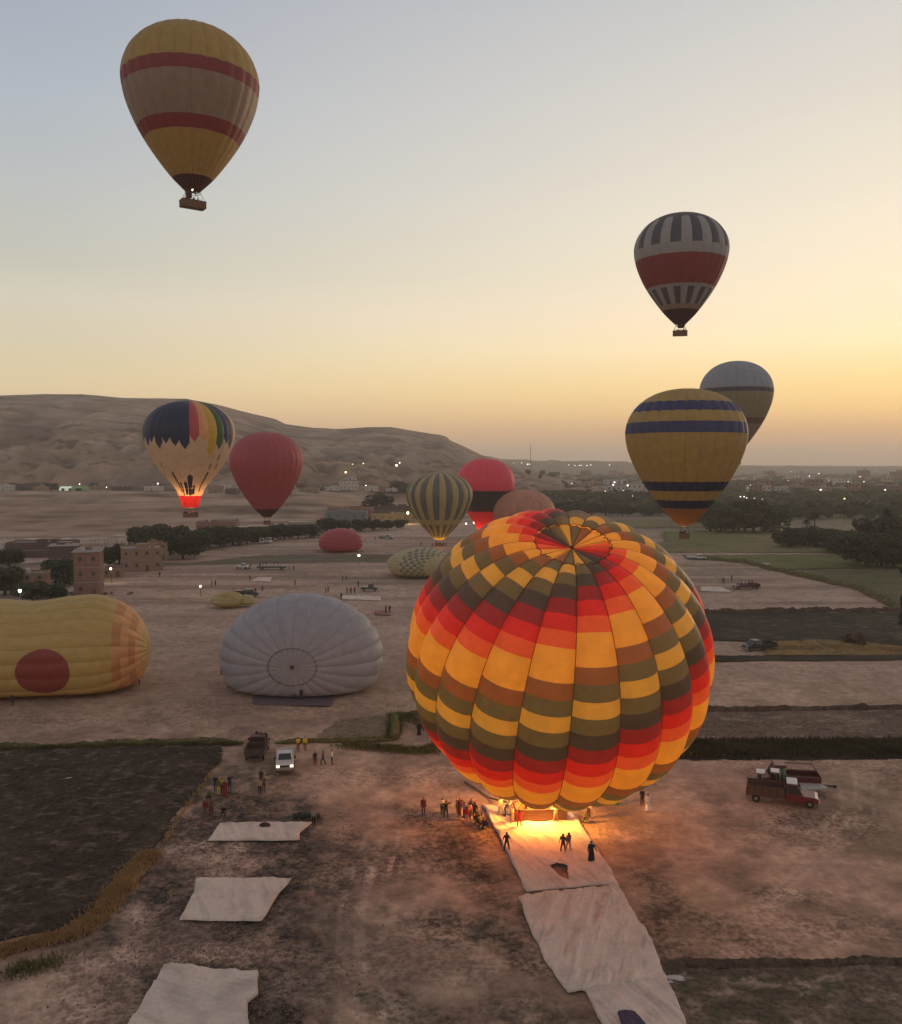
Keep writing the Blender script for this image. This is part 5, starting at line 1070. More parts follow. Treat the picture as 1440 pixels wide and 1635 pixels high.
for i, (u, v) in enumerate([(1214, 1253), (1237, 1252)]):
    q = G(u, v + 14); st = thing('inflation_fan', ['left', 'right'][i] + ' white topped fan standing in the bed of the board sided red truck', 'fan', (q[0], q[1] + .1, .85), ta, 'fans carried on the red truck')
    c = MB(); c.box((0, 0, 1.35), (1.15, .8, .1)); c.build('top_panel', mat('white_panel', (.75, .69, .64), .5, .05), st, bevel=.03)
    for sx in (-1, 1):
        for sy in (-1, 1): c = MB(); c.tube((sx * .5, sy * .33, 0), (sx * .45, sy * .3, 1.3), .03); c.build('leg', M_chassis, st)
    c = MB(); c.tube((0, -.1, .6), (0, .15, .6), .4, n=14); c.build('fan_housing', M_chassis, st)
for i in range(3):
    q = G(1240 + i * 7, 1262); tag_ = MB(); tag_.tube((0, 0, 0), (0, 0, 1.0), .16, n=10); tag_.ball((0, 0, 1.02), .16, n=10); tag(tag_.build('gas_cylinder', mat('cylinder_green', (.16, .22, .14), .4), smooth_=True, loc=(q[0], q[1] + .5, .85)), ['left', 'middle', 'right'][i] + ' green gas cylinder in the bed of the board sided red truck', 'gas cylinder', 'gas cylinders on the red truck')
pickup('black pickup with a pale bonnet, alone on the dirt beside dry grass at right', G(1212, 1037), head((1240, 1036), (1190, 1040)), 'dark', 'rails', L_=6.2, Wd=2.0, boards=.4, roofm=PA['dark'])
q = G(1196, 1039); 
pickup('white car on the far dirt left of a trailer', G(388, 908), math.radians(70), 'white', 'car', L_=4.5, Wd=1.8, name='parked_car', cat='car')
pickup('dark pickup with a pale cab roof, behind the crumpled yellow cloth', G(391, 952), math.radians(100), 'dark', 'rails', L_=6.5, Wd=2.0, roofm=PA['silver'])
pickup('green jeep with its front to the right, behind the grey white balloon', G(590, 943), math.radians(90), 'green', 'car', L_=4.4, Wd=1.8, name='parked_jeep', cat='jeep', hgt=1.95)
pickup('pale pickup far out on the dirt right of the pink grounded balloon', G(617, 860), math.radians(75), 'silver', 'open', L_=6.5, Wd=2.2)
pickup('red truck loaded with people and gear on the dirt at right', G(1191, 940), math.radians(-80), 'red', 'stake', L_=6.8, Wd=2.3, boards=.6)
pickup('left one of two small white vans by the tree row', G(418, 868), math.radians(10), 'white', 'car', L_=4.5, Wd=2.0, name='parked_van', cat='van', hgt=2.3, group='white vans by the trees')
pickup('right one of two small white vans by the tree row', G(429, 867), math.radians(-5), 'white', 'car', L_=4.5, Wd=2.0, name='parked_van', cat='van', hgt=2.3, group='white vans by the trees')
pickup('white pickup with an open tail at the field edge, above the big patchwork balloon', G(1112, 893), math.radians(80), 'white', 'open', L_=6.5, Wd=2.3)
tl2 = thing('flat_trailer', 'long low dark trailer with frames on it, right of the white car', 'trailer', G(434, 909), math.radians(92))
q = MB(); q.box((0, 0, .7), (2.2, 9, .25)); q.build('deck', M_chassis, tl2)
for k in (-2, 1.5): q = MB(); q.path([(-1, k, .8), (-1, k, 2.2), (1, k + 1.5, 2.2), (1, k + 1.5, .8)], .08); q.build('frame', M_chassis, tl2)
for sx in (-1, 1): wheel(tl2, sx * 1.0, 3, .4); wheel(tl2, sx * 1.0, -3, .4)
for i, (dx) in enumerate([-1.2, -.2, .8, 1.6]):
    q = G(1191, 940); person(0, 0, 'rider standing in the back of the red loaded truck', 'stand', 'red', 'maroon', 60 * i, 1.6, 'riders on the red truck', at=q + np.array([dx, .2, .8]))

# ------------------------------------------------------------------ trees
M_bark = mat('bark', (.07, .05, .035), .95, .25); 
LEAF = [mat('leaves_dark', (.046, .056, .028), .8, .3, .6, transl=.15), mat('leaves_olive', (.070, .070, .036), .8, .3, .6, transl=.15), mat('leaves_green', (.058, .078, .032), .8, .3, .6, transl=.15)]
def crown_mesh(seed, n, R=3.4, hgt=6.2, z0=.3, leaf=.30, clumps=17):
    J = np.random.default_rng(seed); cs = []; 
    for i in range(clumps):
        a = J.random() * 6.28; rr_ = R * .68 * math.sqrt(J.random()); z = z0 + hgt * (.14 + .70 * J.random()); shr = 1 - .35 * abs((z - z0) / hgt - .45); cs.append((rr_ * math.cos(a) * shr, rr_ * math.sin(a) * shr, z, R * (.30 + .22 * J.random())))
    cs = np.array(cs); w = cs[:, 3] ** 2; pick = J.choice(len(cs), n, p=w / w.sum()); d = J.normal(size=(n, 3)); d /= np.linalg.norm(d, axis=1)[:, None]; rad = cs[pick, 3] * (.62 + .42 * J.random(n) ** .6)
    P = cs[pick, :3] + d * rad[:, None] * [1, 1, .8]; sz = leaf * (.6 + .8 * J.random(n))
    nrm = d + J.normal(size=(n, 3)) * .7; nrm /= np.linalg.norm(nrm, axis=1)[:, None]; t = np.cross(nrm, J.normal(size=(n, 3))); t /= np.linalg.norm(t, axis=1)[:, None]; b = np.cross(nrm, t)
    V = np.stack([P + t * sz[:, None], P + b * sz[:, None] * .6, P - t * sz[:, None], P - b * sz[:, None] * .6], 1).reshape(-1, 3); return V, np.arange(4 * n).reshape(n, 4)
def tree_proto(seed, n, leafm, **k):
    r = thing('broadleaf_tree', 'x', 'tree', (0, 0, 0)); V, F = crown_mesh(seed, n, **k); fast_mesh('crown', V, F, leafm, None, False, r)
    J = random.Random(seed); b = MB(); b.tube((0, 0, -.2), (.1, 0, 1.7), .26, .18, n=7)
    for i in range(5):
        a = i * 1.26 + J.random(); e = (math.cos(a) * 1.5, math.sin(a) * 1.5, 3.6 + J.random()); b.tube((.1, 0, 1.6), e, .13, .05, n=5)
    b.build('trunk', M_bark, r); return r
TP = [tree_proto(1, 2600, LEAF[0]), tree_proto(2, 2600, LEAF[1], R=3.0, clumps=13), tree_proto(3, 2600, LEAF[2], R=4.0, hgt=5.4, clumps=20), tree_proto(4, 2000, LEAF[0], R=2.5, hgt=7.2, clumps=12)]
def palm_proto(seed, hgt):
    J = random.Random(seed); r = thing('palm_tree', 'x', 'tree', (0, 0, 0)); b = MB(); pts = [(.15 * math.sin(i * .5), .1 * i / 6, hgt * i / 8) for i in range(9)]
    for i in range(8): b.tube(pts[i], pts[i + 1], .26 - .008 * i, .22 - .008 * i, n=8)
    b.build('trunk', M_bark, r); top = Vector(pts[-1]); V = []; F = []
    for k in range(34):
        a = k * 2.4; lean = .2 + 1.15 * (k / 34); Lf = 3.2 + J.random() * .8; pr = None
        for i in range(9):
            t = i / 8; out_ = Lf * t * math.sin(lean) * (1 - .1 * t); z = Lf * t * math.cos(lean) - 1.6 * t * t * (1 + lean * .4)
            c = top + Vector((out_ * math.cos(a), out_ * math.sin(a), z)); w = .42 * math.sin(math.pi * min(1, t * .9 + .12)) + .04; sd = Vector((-math.sin(a), math.cos(a), -.35)) * w; sd2 = Vector((math.sin(a), -math.cos(a), -.35)) * w
            V += [c + sd, c, c + sd2]
            if i:
                n = len(V); F += [(n - 6, n - 5, n - 2, n - 3), (n - 5, n - 4, n - 1, n - 2)]
    make_obj('crown', V, F, LEAF[0], r); return r
PP = [palm_proto(1, 9.5), palm_proto(2, 7.0)]
used_t = set()
def plant(proto, loc, label, sc, group, rz=None):
    if id(proto) not in used_t:
        used_t.add(id(proto)); proto.location = tuple(map(float, loc)); proto.rotation_euler = (0, 0, rz or 0); proto.scale = (sc,) * 3 if not hasattr(sc, '__len__') else sc; proto['label'] = label; proto['group'] = group; return proto
    return dup(proto, loc, rz if rz is not None else random.random() * 6.28, label, group, sc)
def tree_px(u, vbase, vtop, kind, label, group, wide=1.0):
    p = G(u, vbase) if u > 700 else GH(u, vbase); h = (vbase - vtop) * p[1] / FPX; base_h = {0: 6.6, 1: 6.6, 2: 6.0, 3: 7.4}[kind]; s = max(.25, h / base_h)
    return plant(TP[kind], (p[0], p[1], hill_z(p[0], p[1]) - .1), label, (s * wide, s * wide, s), group)
gt = 'trees in the row along the far edge of the launch field'
T1 = [(190, 900, 864, 0, 1.2, 'dark tree behind the tall brick house'), (172, 905, 870, 1, 1.1, 'olive tree between the two brick houses'), (225, 872, 836, 0, 1.3, 'tall dark tree above the long mud brick house'), (243, 880, 838, 2, 1.3, 'green tree at the back of the long mud brick house'), (272, 886, 832, 1, 1.4, 'tall tree at the left end of the tree row'), (292, 892, 842, 0, 1.3, 'round tree right of the long mud brick house'),
      (312, 878, 842, 2, 1.3, 'broad green tree under the rainbow topped balloon'), (335, 874, 838, 0, 1.4, 'dark tree right under the rainbow balloon basket'), (352, 872, 836, 1, 1.3, 'olive tree left of the reddish flat house'), (372, 870, 838, 2, 1.4, 'green tree in front of the reddish flat house'), (394, 868, 840, 0, 1.4, 'dark tree under the plain red balloon'), (412, 864, 838, 2, 1.3, 'green tree just left of the white vans'),
      (436, 862, 836, 0, 1.5, 'dark tree just right of the white vans'), (455, 861, 834, 1, 1.4, 'olive tree below right of the plain red balloon'), (475, 860, 834, 0, 1.4, 'dark tree left of the pink grounded balloon'), (496, 858, 834, 2, 1.3, 'green tree above the left side of the pink grounded balloon'), (522, 850, 824, 0, 1.3, 'dark round tree above the pink grounded balloon'), (545, 848, 828, 2, 1.3, 'low green tree right above the pink grounded balloon'),
      (575, 848, 826, 0, 1.5, 'dark hedge tree left of the yellow lit wall'), (596, 847, 827, 1, 1.5, 'olive hedge tree below the yellow lit wall'), (618, 846, 828, 0, 1.5, 'dark hedge tree in front of the yellow lit wall'), (640, 843, 828, 2, 1.4, 'green hedge tree by the striped standing balloon'),
      (606, 818, 784, 0, 1.3, 'tall round tree behind the walled compound'), (584, 816, 799, 3, 1.4, 'lower dark tree left of the tall round one'), (636, 782, 767, 0, 1.7, 'dark tree on the slope above the compound'), (648, 784, 770, 2, 1.5, 'smaller tree on the slope beside the dark one'),
      (15, 905, 872, 0, 1.5, 'dark tree at the left edge above the mud brick house'), (8, 950, 900, 1, 1.5, 'dark tree at the left edge in front of the mud brick house'), (88, 930, 892, 0, 1.5, 'dense dark tree between mud brick house and tall brick house'), (104, 932, 888, 2, 1.3, 'green tree against the tall brick house'), (52, 962, 925, 1, 1.8, 'low wide tree below the mud brick house lamp'), (82, 958, 930, 0, 1.9, 'low wide dark tree above the yellow grounded balloon'), (30, 888, 866, 2, 1.5, 'small tree left of the far flat roofs'),
      (150, 780, 772, 0, 2.0, 'small far tree by the green white tent'), (83, 783, 770, 0, 2.0, 'dark far tree left of the green white tent'), (520, 782, 775, 0, 2.0, 'small far tree in the hillside village'), (18, 780, 770, 1, 2, 'far tree at the left edge of the hillside village')]
for u, vb, vt, kd, wd, lb in T1: tree_px(u, vb, vt, kd, lb, gt, wd)
gr = 'trees in the hazy plain on the right'
T2 = []
Jt = np.random.default_rng(5)
rows_ = [(1130, 1240, 850, 796, 8, 'in the tall clump behind the blue banded balloon'), (1080, 1150, 836, 812, 5, 'left of the tall dark clump'), (1240, 1330, 872, 838, 6, 'along the green field in front of the palms'), (1330, 1400, 880, 846, 5, 'right of the single palm by the green field'), (1372, 1440, 905, 850, 7, 'in the dark clump at the right edge'), (1395, 1470, 880, 822, 6, 'behind the dark clump at the right edge'),
         (1190, 1440, 826, 808, 16, 'in the hazy belt below the town'), (900, 1120, 822, 802, 15, 'in the dark belt behind the patchwork balloon'), (840, 900, 778, 768, 5, 'in the small clump above the orange balloon'), (1100, 1440, 800, 786, 22, 'in the hazy belt beside the town lights'), (900, 1130, 796, 783, 14, 'among far houses left of the banded balloon')]
for u0, u1, vb, vt, n, where in rows_:
    for i in range(n):
        u = u0 + (u1 - u0) * (i + .5) / n + Jt.normal() * 4; dv = Jt.normal() * 2.0; sz = (vb - vt) * (.75 + .4 * Jt.random())
        kd_ = int(Jt.integers(0, 4)); tree_px(u, vb + dv, vb + dv - sz, kd_, ['dark rounded', 'olive narrow', 'broad green', 'tall slim dark'][kd_] + ' tree, ' + ['left', 'middle', 'right'][min(2, 3 * i // n)] + ', ' + ('nearer, ' if dv > 0 else 'farther, ') + where, 'trees ' + where, 1.1 + .5 * Jt.random())
p = G(1300, 872); plant(PP[0], p, 'lone slender palm standing over the green fields at right', 1.25 * (872 - 815) * p[1] / FPX / 14.5, 'palms on the right')
for u, vb, vt, lb in ((1416, 885, 806, 'tallest palm, above the dark clump at the right edge'), (1398, 882, 826, 'shorter palm left of the tallest one'), (931, 783, 764, 'tiny far palm left of the low hills lights'), (1286, 868, 826, 'thin palm just left of the lone slender palm'), (1436, 880, 822, 'palm cut by the right edge of the picture')):
    p = G(u, vb); h = (vb - vt) * p[1] / FPX; plant(PP[len(lb) % 2], p, lb, h / (12.2 if len(lb) % 2 == 0 else 9.6), 'palms on the right')
p = G(1466, 1030); t_ = tree_px(1462, 1034, 885, 3, 'tall dark tree cut off by the right edge of the picture beside the dry grass', 'trees at the right edge', .62)
# shrub on the dry grass
V, F = crown_mesh(77, 1500, R=2.6, hgt=1.5, z0=-.3, leaf=.22, clumps=9); sh = fast_mesh('dry_shrub', V, F, mat('shrub_dry', (.13, .095, .06), .9, .3), None, False); p = G(1366, 1027); sh.location = (p[0], p[1], 0); tag(sh, 'round brown thorn bush on the dry grass at right', 'shrub')
# woodland mass out to the horizon
def wood(name, n, urange, drange, seed, hgt=(4, 9), power=1.0):
    J = np.random.default_rng(seed); Vs = []; Fs = []; CC = []; b = 0
    CV, CF = crown_mesh(seed, 46, R=1.0, hgt=1.2, z0=0, leaf=.34, clumps=5)
    for i in range(n):
        d = 1 / (1 / drange[0] + (1 / drange[1] - 1 / drange[0]) * J.random()); u = urange[0] + (urange[1] - urange[0]) * J.random(); x = (u - 720) / FPX * d
        if fbm(np.array([x / 220.]), np.array([d / 160.]), seed, 3)[0] < .46: continue
        h = hgt[0] + (hgt[1] - hgt[0]) * J.random(); w = h * (.8 + 1.5 * J.random()); a = J.random() * 6.28; R_ = np.array([[math.cos(a), -math.sin(a), 0], [math.sin(a), math.cos(a), 0], [0, 0, 1]])
        Vs.append((CV @ R_.T) * [w, w, h * .72] + [x, d, 0]); Fs.append(CF + b); b += len(CV)
    return tag(fast_mesh(name, np.vstack(Vs), np.vstack(Fs), LEAF[1], None, False), kind='stuff')
wood('distant_woodland', 5200, (760, 1700), (620, 3200), 9)
wood('distant_woodland', 2600, (780, 2300), (3000, 6200), 10, (7, 16))

# ------------------------------------------------------------------ houses
M_mud = mat('mud_brick', (.30, .19, .13), .95, .18, .8, .03, 3); M_brick = mat('fired_brick', (.26, .14, .105), .95, .2, 1.2, .03, 4); M_plaster = mat('ochre_plaster', (.36, .25, .13), .9, .15, .8); M_pale = mat('pale_plaster', (.5, .44, .38), .9, .15, .6); M_roof = mat('roof_slab', (.30, .25, .22), .9, .2, .8)
M_dark = mat('dark_opening', (.02, .018, .018), .9); M_frame = mat('window_frame', (.14, .09, .065), .8); M_pane = mat('shuttered_pane', (.07, .05, .04), .6); M_reed = mat('reed_roof', (.20, .15, .10), .95, .3, 3)
def house(label, loc, rz, w, d, h, wm, floors=1, wins=3, group=None, parapet=.5, name='mud_brick_house', cat='house', bands=True, rooms=None, roofm=None, dark_side=False):
    r = thing(name, label, cat, loc, rz, group); t = .3; h = h * .9
    b = MB()
    b.box((0, -d / 2 + t / 2, h / 2), (w, t, h)); b.box((0, d / 2 - t / 2, h / 2), (w, t, h)); b.box((-w / 2 + t / 2, 0, h / 2), (t, d - 2 * t, h)); b.box((w / 2 - t / 2, 0, h / 2), (t, d - 2 * t, h)); b.build('wall', wm, r)
    q = MB(); q.box((0, 0, h - parapet), (w - 2 * t, d - 2 * t, .15)); q.build('roof', roofm or M_roof, r)
    if parapet < .1: q = MB(); q.box((0, 0, h + .12), (w + .8, d + .8, .2)); q.build('roof_slab', M_roof, r)
    fh = h / floors
    for f in range(floors):
        for i in range(wins):
            x = -w / 2 + w * (i + .5) / wins
            if f == 0 and i == wins // 2:
                q = MB(); q.box((x, -d / 2 - .015, 1.05), (1.0, .08, 2.1)); q.build('door', M_frame, r); continue
            q = MB(); q.box((x, -d / 2 - .02, f * fh + fh * .58), (.8, .1, 1.0)); o = q.build('window', M_frame, r); q = MB(); q.box((x, -d / 2 - .075, f * fh + fh * .58), (.6, .04, .8)); q.build('pane', M_pane, o)
        for i in range(max(1, wins - 1)):
            y = -d / 2 + d * (i + .5) / max(1, wins - 1)
            q = MB(); q.box((w / 2 + .02, y, f * fh + fh * .58), (.1, .8, 1.0)); o = q.build('window', M_frame, r); q = MB(); q.box((w / 2 + .075, y, f * fh + fh * .58), (.04, .6, .8)); q.build('pane', M_pane, o)
        if floors > 1 and f: q = MB(); q.box((0, -d / 2 - .03, f * fh), (w, .1, .22)); q.build('floor_band', M_roof, r)
    JJ = random.Random(len(label) * 7 + int(w * 10))
    for i in range(JJ.randint(1, 3)):
        q = MB(); x, y = JJ.uniform(-w * .35, w * .35), JJ.uniform(-d * .3, d * .3); q.tube((x, y, h - parapet), (x, y, h + .9), .55, n=10); q.build('water_tank', M_pale if i else M_mud, r)
    for i in range(JJ.randint(2, 5)):
        q = MB(); x, y = JJ.choice((-1, 1)) * w * .47, JJ.uniform(-d * .45, d * .45); q.tube((x, y, h - .3), (x + JJ.uniform(-.1, .1), y, h + JJ.uniform(.6, 1.5)), .05, n=4); q.build('roof_rod', M_dark, r)
    q = MB(); x = JJ.uniform(-w * .2, w * .2); q.box((x, d * .15, h + .1), (w * .3, d * .35, 1.1)); q.build('roof_room', wm, r)
    return r
def P3(u, v): p = GH(u, v); return (p[0], p[1], hill_z(p[0], p[1]) - .3)
house('tall reddish brick house with a flat slab roof, left behind the yellow grounded balloon', P3(143, 946), .30, 6.0, 13.0, 12.2, M_brick, 3, 2, parapet=.05)
house('low mud brick house with an ochre base, left edge behind the yellow grounded balloon', P3(49, 945), .26, 8.3, 7.5, 6.0, M_mud, 2, 3)
house('dark unfinished house joined to the left of the tall brick house', P3(104, 908), .30, 8, 10, 8.4, mat('dark_brick', (.12, .08, .065), .95, .2), 2, 3, parapet=.05)
house('long mud brick house with a stepped roof, between the trees and the dirt', P3(226, 908), .35, 12, 15, 8.0, M_mud, 2, 4)
house('ochre end building of the long mud brick house', P3(252, 893), .35, 6, 9, 7.0, M_plaster, 2, 2)
house('small walled yard room with a warm lamp, right of the tall brick house', P3(180, 920), .3, 6, 5, 3.2, M_mud, 1, 2)
house('low reddish flat house behind the tree row under the rainbow topped balloon', P3(348, 848), .1, 19, 10, 5.5, M_brick, 1, 5)
house('flat dark roofed house at far left above the mud brick house', P3(70, 888), .12, 22, 10, 6.2, mat('dark_brick', None), 2, 6)
house('far low house at left with pale walls below the dunes', P3(20, 886), .1, 9, 8, 4.2, M_pale, 1, 3)
house('blue grey washed house left of the yellow lit wall', P3(554, 832), .05, 22, 12, 6.5, mat('blue_wash', (.19, .20, .21), .9, .2), 1, 5)
house('long brown house above the blue grey washed one', P3(560, 826), .05, 26, 14, 6.5, M_brick, 1, 6)
yw = house('long house front lit yellow by a lamp, left of the dark striped balloon', P3(630, 833), -.02, 26, 8, 5.5, M_plaster, 1, 6)
house('dark flat house behind the yellow lit front', P3(630, 822), .05, 28, 12, 7, mat('dark_brick', None), 2, 7)
gh_ = 'hillside village houses'
HV = [(10, 783, 10, 4.5, 'pale', 'leftmost far house of the hillside village'), (45, 781, 14, 4, 'dark', 'long low dark house left in the hillside village'), (66, 784, 8, 3.4, 'mud', 'small mud house beside the dark long one'), (160, 782, 13, 3.2, 'mud', 'low mud house right of the green white tent'), (195, 783, 14, 3, 'dark', 'low dark house left of the rainbow topped balloon'), (246, 783, 12, 3.4, 'pale', 'pale house half hidden by the rainbow topped balloon'),
      (345, 786, 10, 4.6, 'mud', 'two room house between rainbow and red balloons'), (358, 783, 9, 4, 'pale', 'pale house between rainbow and red balloons'), (372, 788, 8, 3.6, 'dark', 'dark hut at the left edge of the plain red balloon'), (494, 786, 14, 3.2, 'mud', 'low mud house right of the plain red balloon'), (508, 783, 10, 2.6, 'dark', 'dark low house right of the plain red balloon'),
      (530, 784, 12, 3.2, 'pale', 'low pale sheds left of the white two storey house'), (593, 784, 10, 4, 'pale', 'pale house right of the white two storey house'), (604, 785, 8, 3.6, 'brick', 'reddish house in the hillside village'), (625, 785, 9, 2.4, 'pale', 'tiny pale shed left of the slope trees'), (478, 777, 9, 2.6, 'dark', 'dark hut on the slope over the red balloon'), (560, 766, 8, 2.2, 'pale', 'lone pale hut higher on the slope')]
for u, v, w, h_, k, lb in HV: house(lb + ' above the desert slope', P3(u, v), random.uniform(-.2, .2), w * 1.15, 8, h_ * 1.25, {'pale': M_pale, 'dark': mat('dark_brick', None), 'mud': M_mud, 'brick': M_brick}[k], 1, 3, gh_)
house('white two storey house with dark arches in the hillside village', P3(557, 783), .05, 16, 8, 8.5, M_pale, 2, 5, gh_)
# green lit white tents
for i, (u, w, c) in enumerate([(103, 6, 'white'), (114, 5, 'white'), (128, 12, 'green')]):
    p = P3(u, 783); te = thing('event_tent', ['left white tent lit green white in the hillside village', 'small pale tent between the two larger ones', 'wide green tent with a lit roof in the hillside village'][i], 'tent', p, 0, 'lit tents in the hillside village')
    b = MB(); b.prism([(-3, 0), (-3, 2.3), (0, 3.6), (3, 2.3), (3, 0)], -w / 2 - .2, w / 2 + .2); b.build('canopy', mat('tent_' + c, (.7, .72, .62) if c == 'white' else (.16, .26, .09), .7, .1, emit=(.75, .85, .6) if c == 'white' else (.3, .45, .15), estr=.35 if c == 'white' else .08), te)
    q = MB(); q.box((0, -3.02, 1), (w * .4, .1, 2)); q.build('door_flap', M_dark, te)
# roofs, tents and vans in a row beyond the left houses
for i, (u, v, w) in enumerate([(60, 868, 8), (84, 868, 7), (102, 868, 6), (140, 868, 8), (158, 867, 6), (196, 862, 6), (390, 846, 7), (404, 845, 5), (415, 845, 5), (448, 842, 6), (470, 840, 6), (310, 856, 5), (322, 856, 4), (486, 838, 6)]):
    p = P3(u, v + 4); o = thing('awning', 'pale flat awning ' + ['behind the dark roofed far left house', 'second in the far left line of roofs', 'third in the far left line of roofs', 'right of the white minibus', 'at the right end of the far left line', 'behind the trees over the long mud house', 'among the trees under the plain red balloon', 'beside the tree row below the red balloon', 'small one beside the tree row', 'right of the red balloon foot', 'over the tree row left of the pink balloon', 'in the trees under the rainbow balloon', 'small one in the trees under the rainbow balloon', 'at the right of the tree row'][i], 'awning', p, .1, 'pale awnings')
    b = MB(); b.box((0, 0, 3.2), (w, 4, .12)); b.build('roof_sheet', M_pale, o)
    for sx in (-1, 1):
        for sy in (-1, 1): q = MB(); q.tube((sx * w * .45, sy * 1.8, 0), (sx * w * .45, sy * 1.8, 3.2), .06, n=5); q.build('post', M_bark, o)
p = P3(124, 871); mb_ = pickup('white minibus parked beyond the left houses', (p[0], p[1], p[2] + .3), math.radians(10), 'white', 'car', L_=6, Wd=2.2, name='parked_minibus', cat='minibus', hgt=2.8)
rub = MB()
for i in range(60): rub.ball((random.gauss(0, 4.5), random.gauss(0, 1.8), .1), random.uniform(.2, .55), n=5, m=4, sc=(1.2, 1, .7))
p = G(128, 949); tag(rub.build('rubble_heap', mat('clods', None), loc=(p[0], p[1], 0)), kind='stuff')
# town in the haze on the right: one house with parts, copied
def simple_house(wm, w, d, h, n, name='town_house'):
    r = thing(name, 'x', 'house', (0, 0, -50)); b = MB(); b.box((0, 0, h / 2), (w, d, h)); b.build('wall', wm, r); q = MB(); q.box((0, 0, h + .15), (w + .3, d + .3, .3)); q.box((w * .25, 0, h + 1.2), (2.5, 2.5, 1.8)); q.build('roof', M_roof, r)
    fl = int(h / 3.2)
    for f in range(fl):
        for i in range(n): q = MB(); q.box((-w / 2 + w * (i + .5) / n, -d / 2 - .04, 3.2 * f + 1.7), (1.3, .1, 1.4)); q.build('window', M_dark, r)
    return r
SH = [simple_house(M_mud, 14, 10, 7, 4), simple_house(M_brick, 11, 9, 13, 3), simple_house(M_pale, 16, 10, 10, 4), simple_house(M_plaster, 10, 9, 6.6, 3)]
used_h = set(); Jh = np.random.default_rng(12); k = 0
zones = [(1190, 1440, 762, 800, 46, 'in the hazy town at right'), (955, 1040, 778, 800, 12, 'in the lit village left of the banded balloon'), (830, 1010, 752, 790, 16, 'scattered on the plain right of the mountain'), (1060, 1200, 770, 800, 14, 'in the haze behind the blue banded balloon'), (1180, 1440, 750, 762, 22, 'on the horizon at right')]
for u0, u1, v0, v1, n, where in zones:
    for i in range(n):
        u = u0 + (u1 - u0) * Jh.random(); v = v0 + (v1 - v0) * Jh.random(); p = G(u, v); qi = int(Jh.integers(0, 4)); q = SH[qi]; lab_ = ['mud coloured two storey', 'narrow reddish four storey', 'pale wide three storey', 'small ochre'][qi] + ' house, ' + ['left', 'middle', 'right'][min(2, int(3 * (u - u0) / (u1 - u0)))] + ', ' + ('nearer, ' if v > (v0 + v1) / 2 else 'farther, ') + where
        if id(q) not in used_h: used_h.add(id(q)); q.location = tuple(map(float, p)); q.rotation_euler = (0, 0, Jh.normal() * .4); q['label'] = lab_; q['group'] = 'houses ' + where
        else: dup(q, p, Jh.normal() * .4, lab_, 'houses ' + where, (.9 + .5 * Jh.random()) * (1 + .25 * (p[1] > 1500)))
# ------------------------------------------------------------------ lamps
LM = {}
def lamp_mat(c, s):
    k = (c, s)
    if k not in LM: LM[k] = mat('lamp_glow_%d' % len(LM), c, emit=c, estr=s)
    return LM[k]
def lamp(u, v, label, px=3.0, c=(1, .95, .85), s=6, hgt=6, group=None, at=None, light=0):
    if at is None:
        # the lamp head stands at height hgt over the ground under it
        D = FPX * FW + (u - 720) * np.array([1., 0, 0]) - (v - 817.5) * UP; D = D / D[1]; P = None
        for d in np.geomspace(100, 6000, 900):
            Q = np.array([0, 0, H]) + D * d; gz_ = hill_z(Q[0], Q[1])
            if Q[2] <= gz_ + hgt: P = Q; break
        if P is None: P = np.array([0, 0, H]) + D * 2500; 
        gz_ = hill_z(P[0], P[1])
    else: P = np.array(at); gz_ = 0
    px = px * .78; r_ = px / 2 * P[1] / FPX; o = thing('street_lamp', label, 'lamp', (P[0], P[1], gz_), 0, group)
    b = MB(); b.tube((0, .1, -.3), (0, .1, P[2] - gz_ + .1), .07, .05, n=5); b.build('pole', M_chassis, o)
    b = MB(); b.box((0, 0, P[2] - gz_ + r_ * .9), (r_ * 2.2, r_ * 1.5, r_ * .3)); b.build('lamp_hood', M_chassis, o)
    b = MB(); b.ball((0, -.1, P[2] - gz_), r_, n=8, m=6); b.build('lamp_head', lamp_mat(c, s), o)
    if light: l_ = burner_light((P[0], P[1] - r_ - .6, P[2]), light, .3, c, 'lamp_light')
    return o
WH, WM, YL, CO = (1, .97, .9), (1, .82, .5), (1, .72, .3), (.82, .92, 1)
lamp(32, 943, 'very bright cold lamp in front of the low mud brick house', 6, CO, 12, 4, light=500)
lamp(17, 961, 'bright lamp at the left edge just above the yellow grounded balloon', 4.5, WH, 9, 3, light=200)
lamp(160, 913, 'bright white lamp at the right corner of the tall brick house', 5, WH, 10, 4.5, light=200)
lamp(177, 908, 'warm lamp on the small walled yard right of the tall brick house', 4.5, WM, 8, 4, light=200)
lamp(320, 936, 'bright lamp on a stand on the dirt, left of two people', 4, WH, 8, 2.5)
lamp(573, 887, 'bright lamp on a stand right below the pink grounded balloon', 4.5, WH, 9, 3)
lamp(651, 819, 'yellow lamp beside the striped standing balloon, lighting a wall', 4.5, YL, 9, 6, light=2000)
lamp(757, 834, 'white lamp at the foot of the pink and black balloon', 4.5, WH, 9, 3)
lamp(744, 836, 'smaller lamp left of the pink and black balloon foot', 3, WH, 7, 3)
lamp(645, 774, 'lamp on the dark tree on the slope', 2, WH, 5, 5)
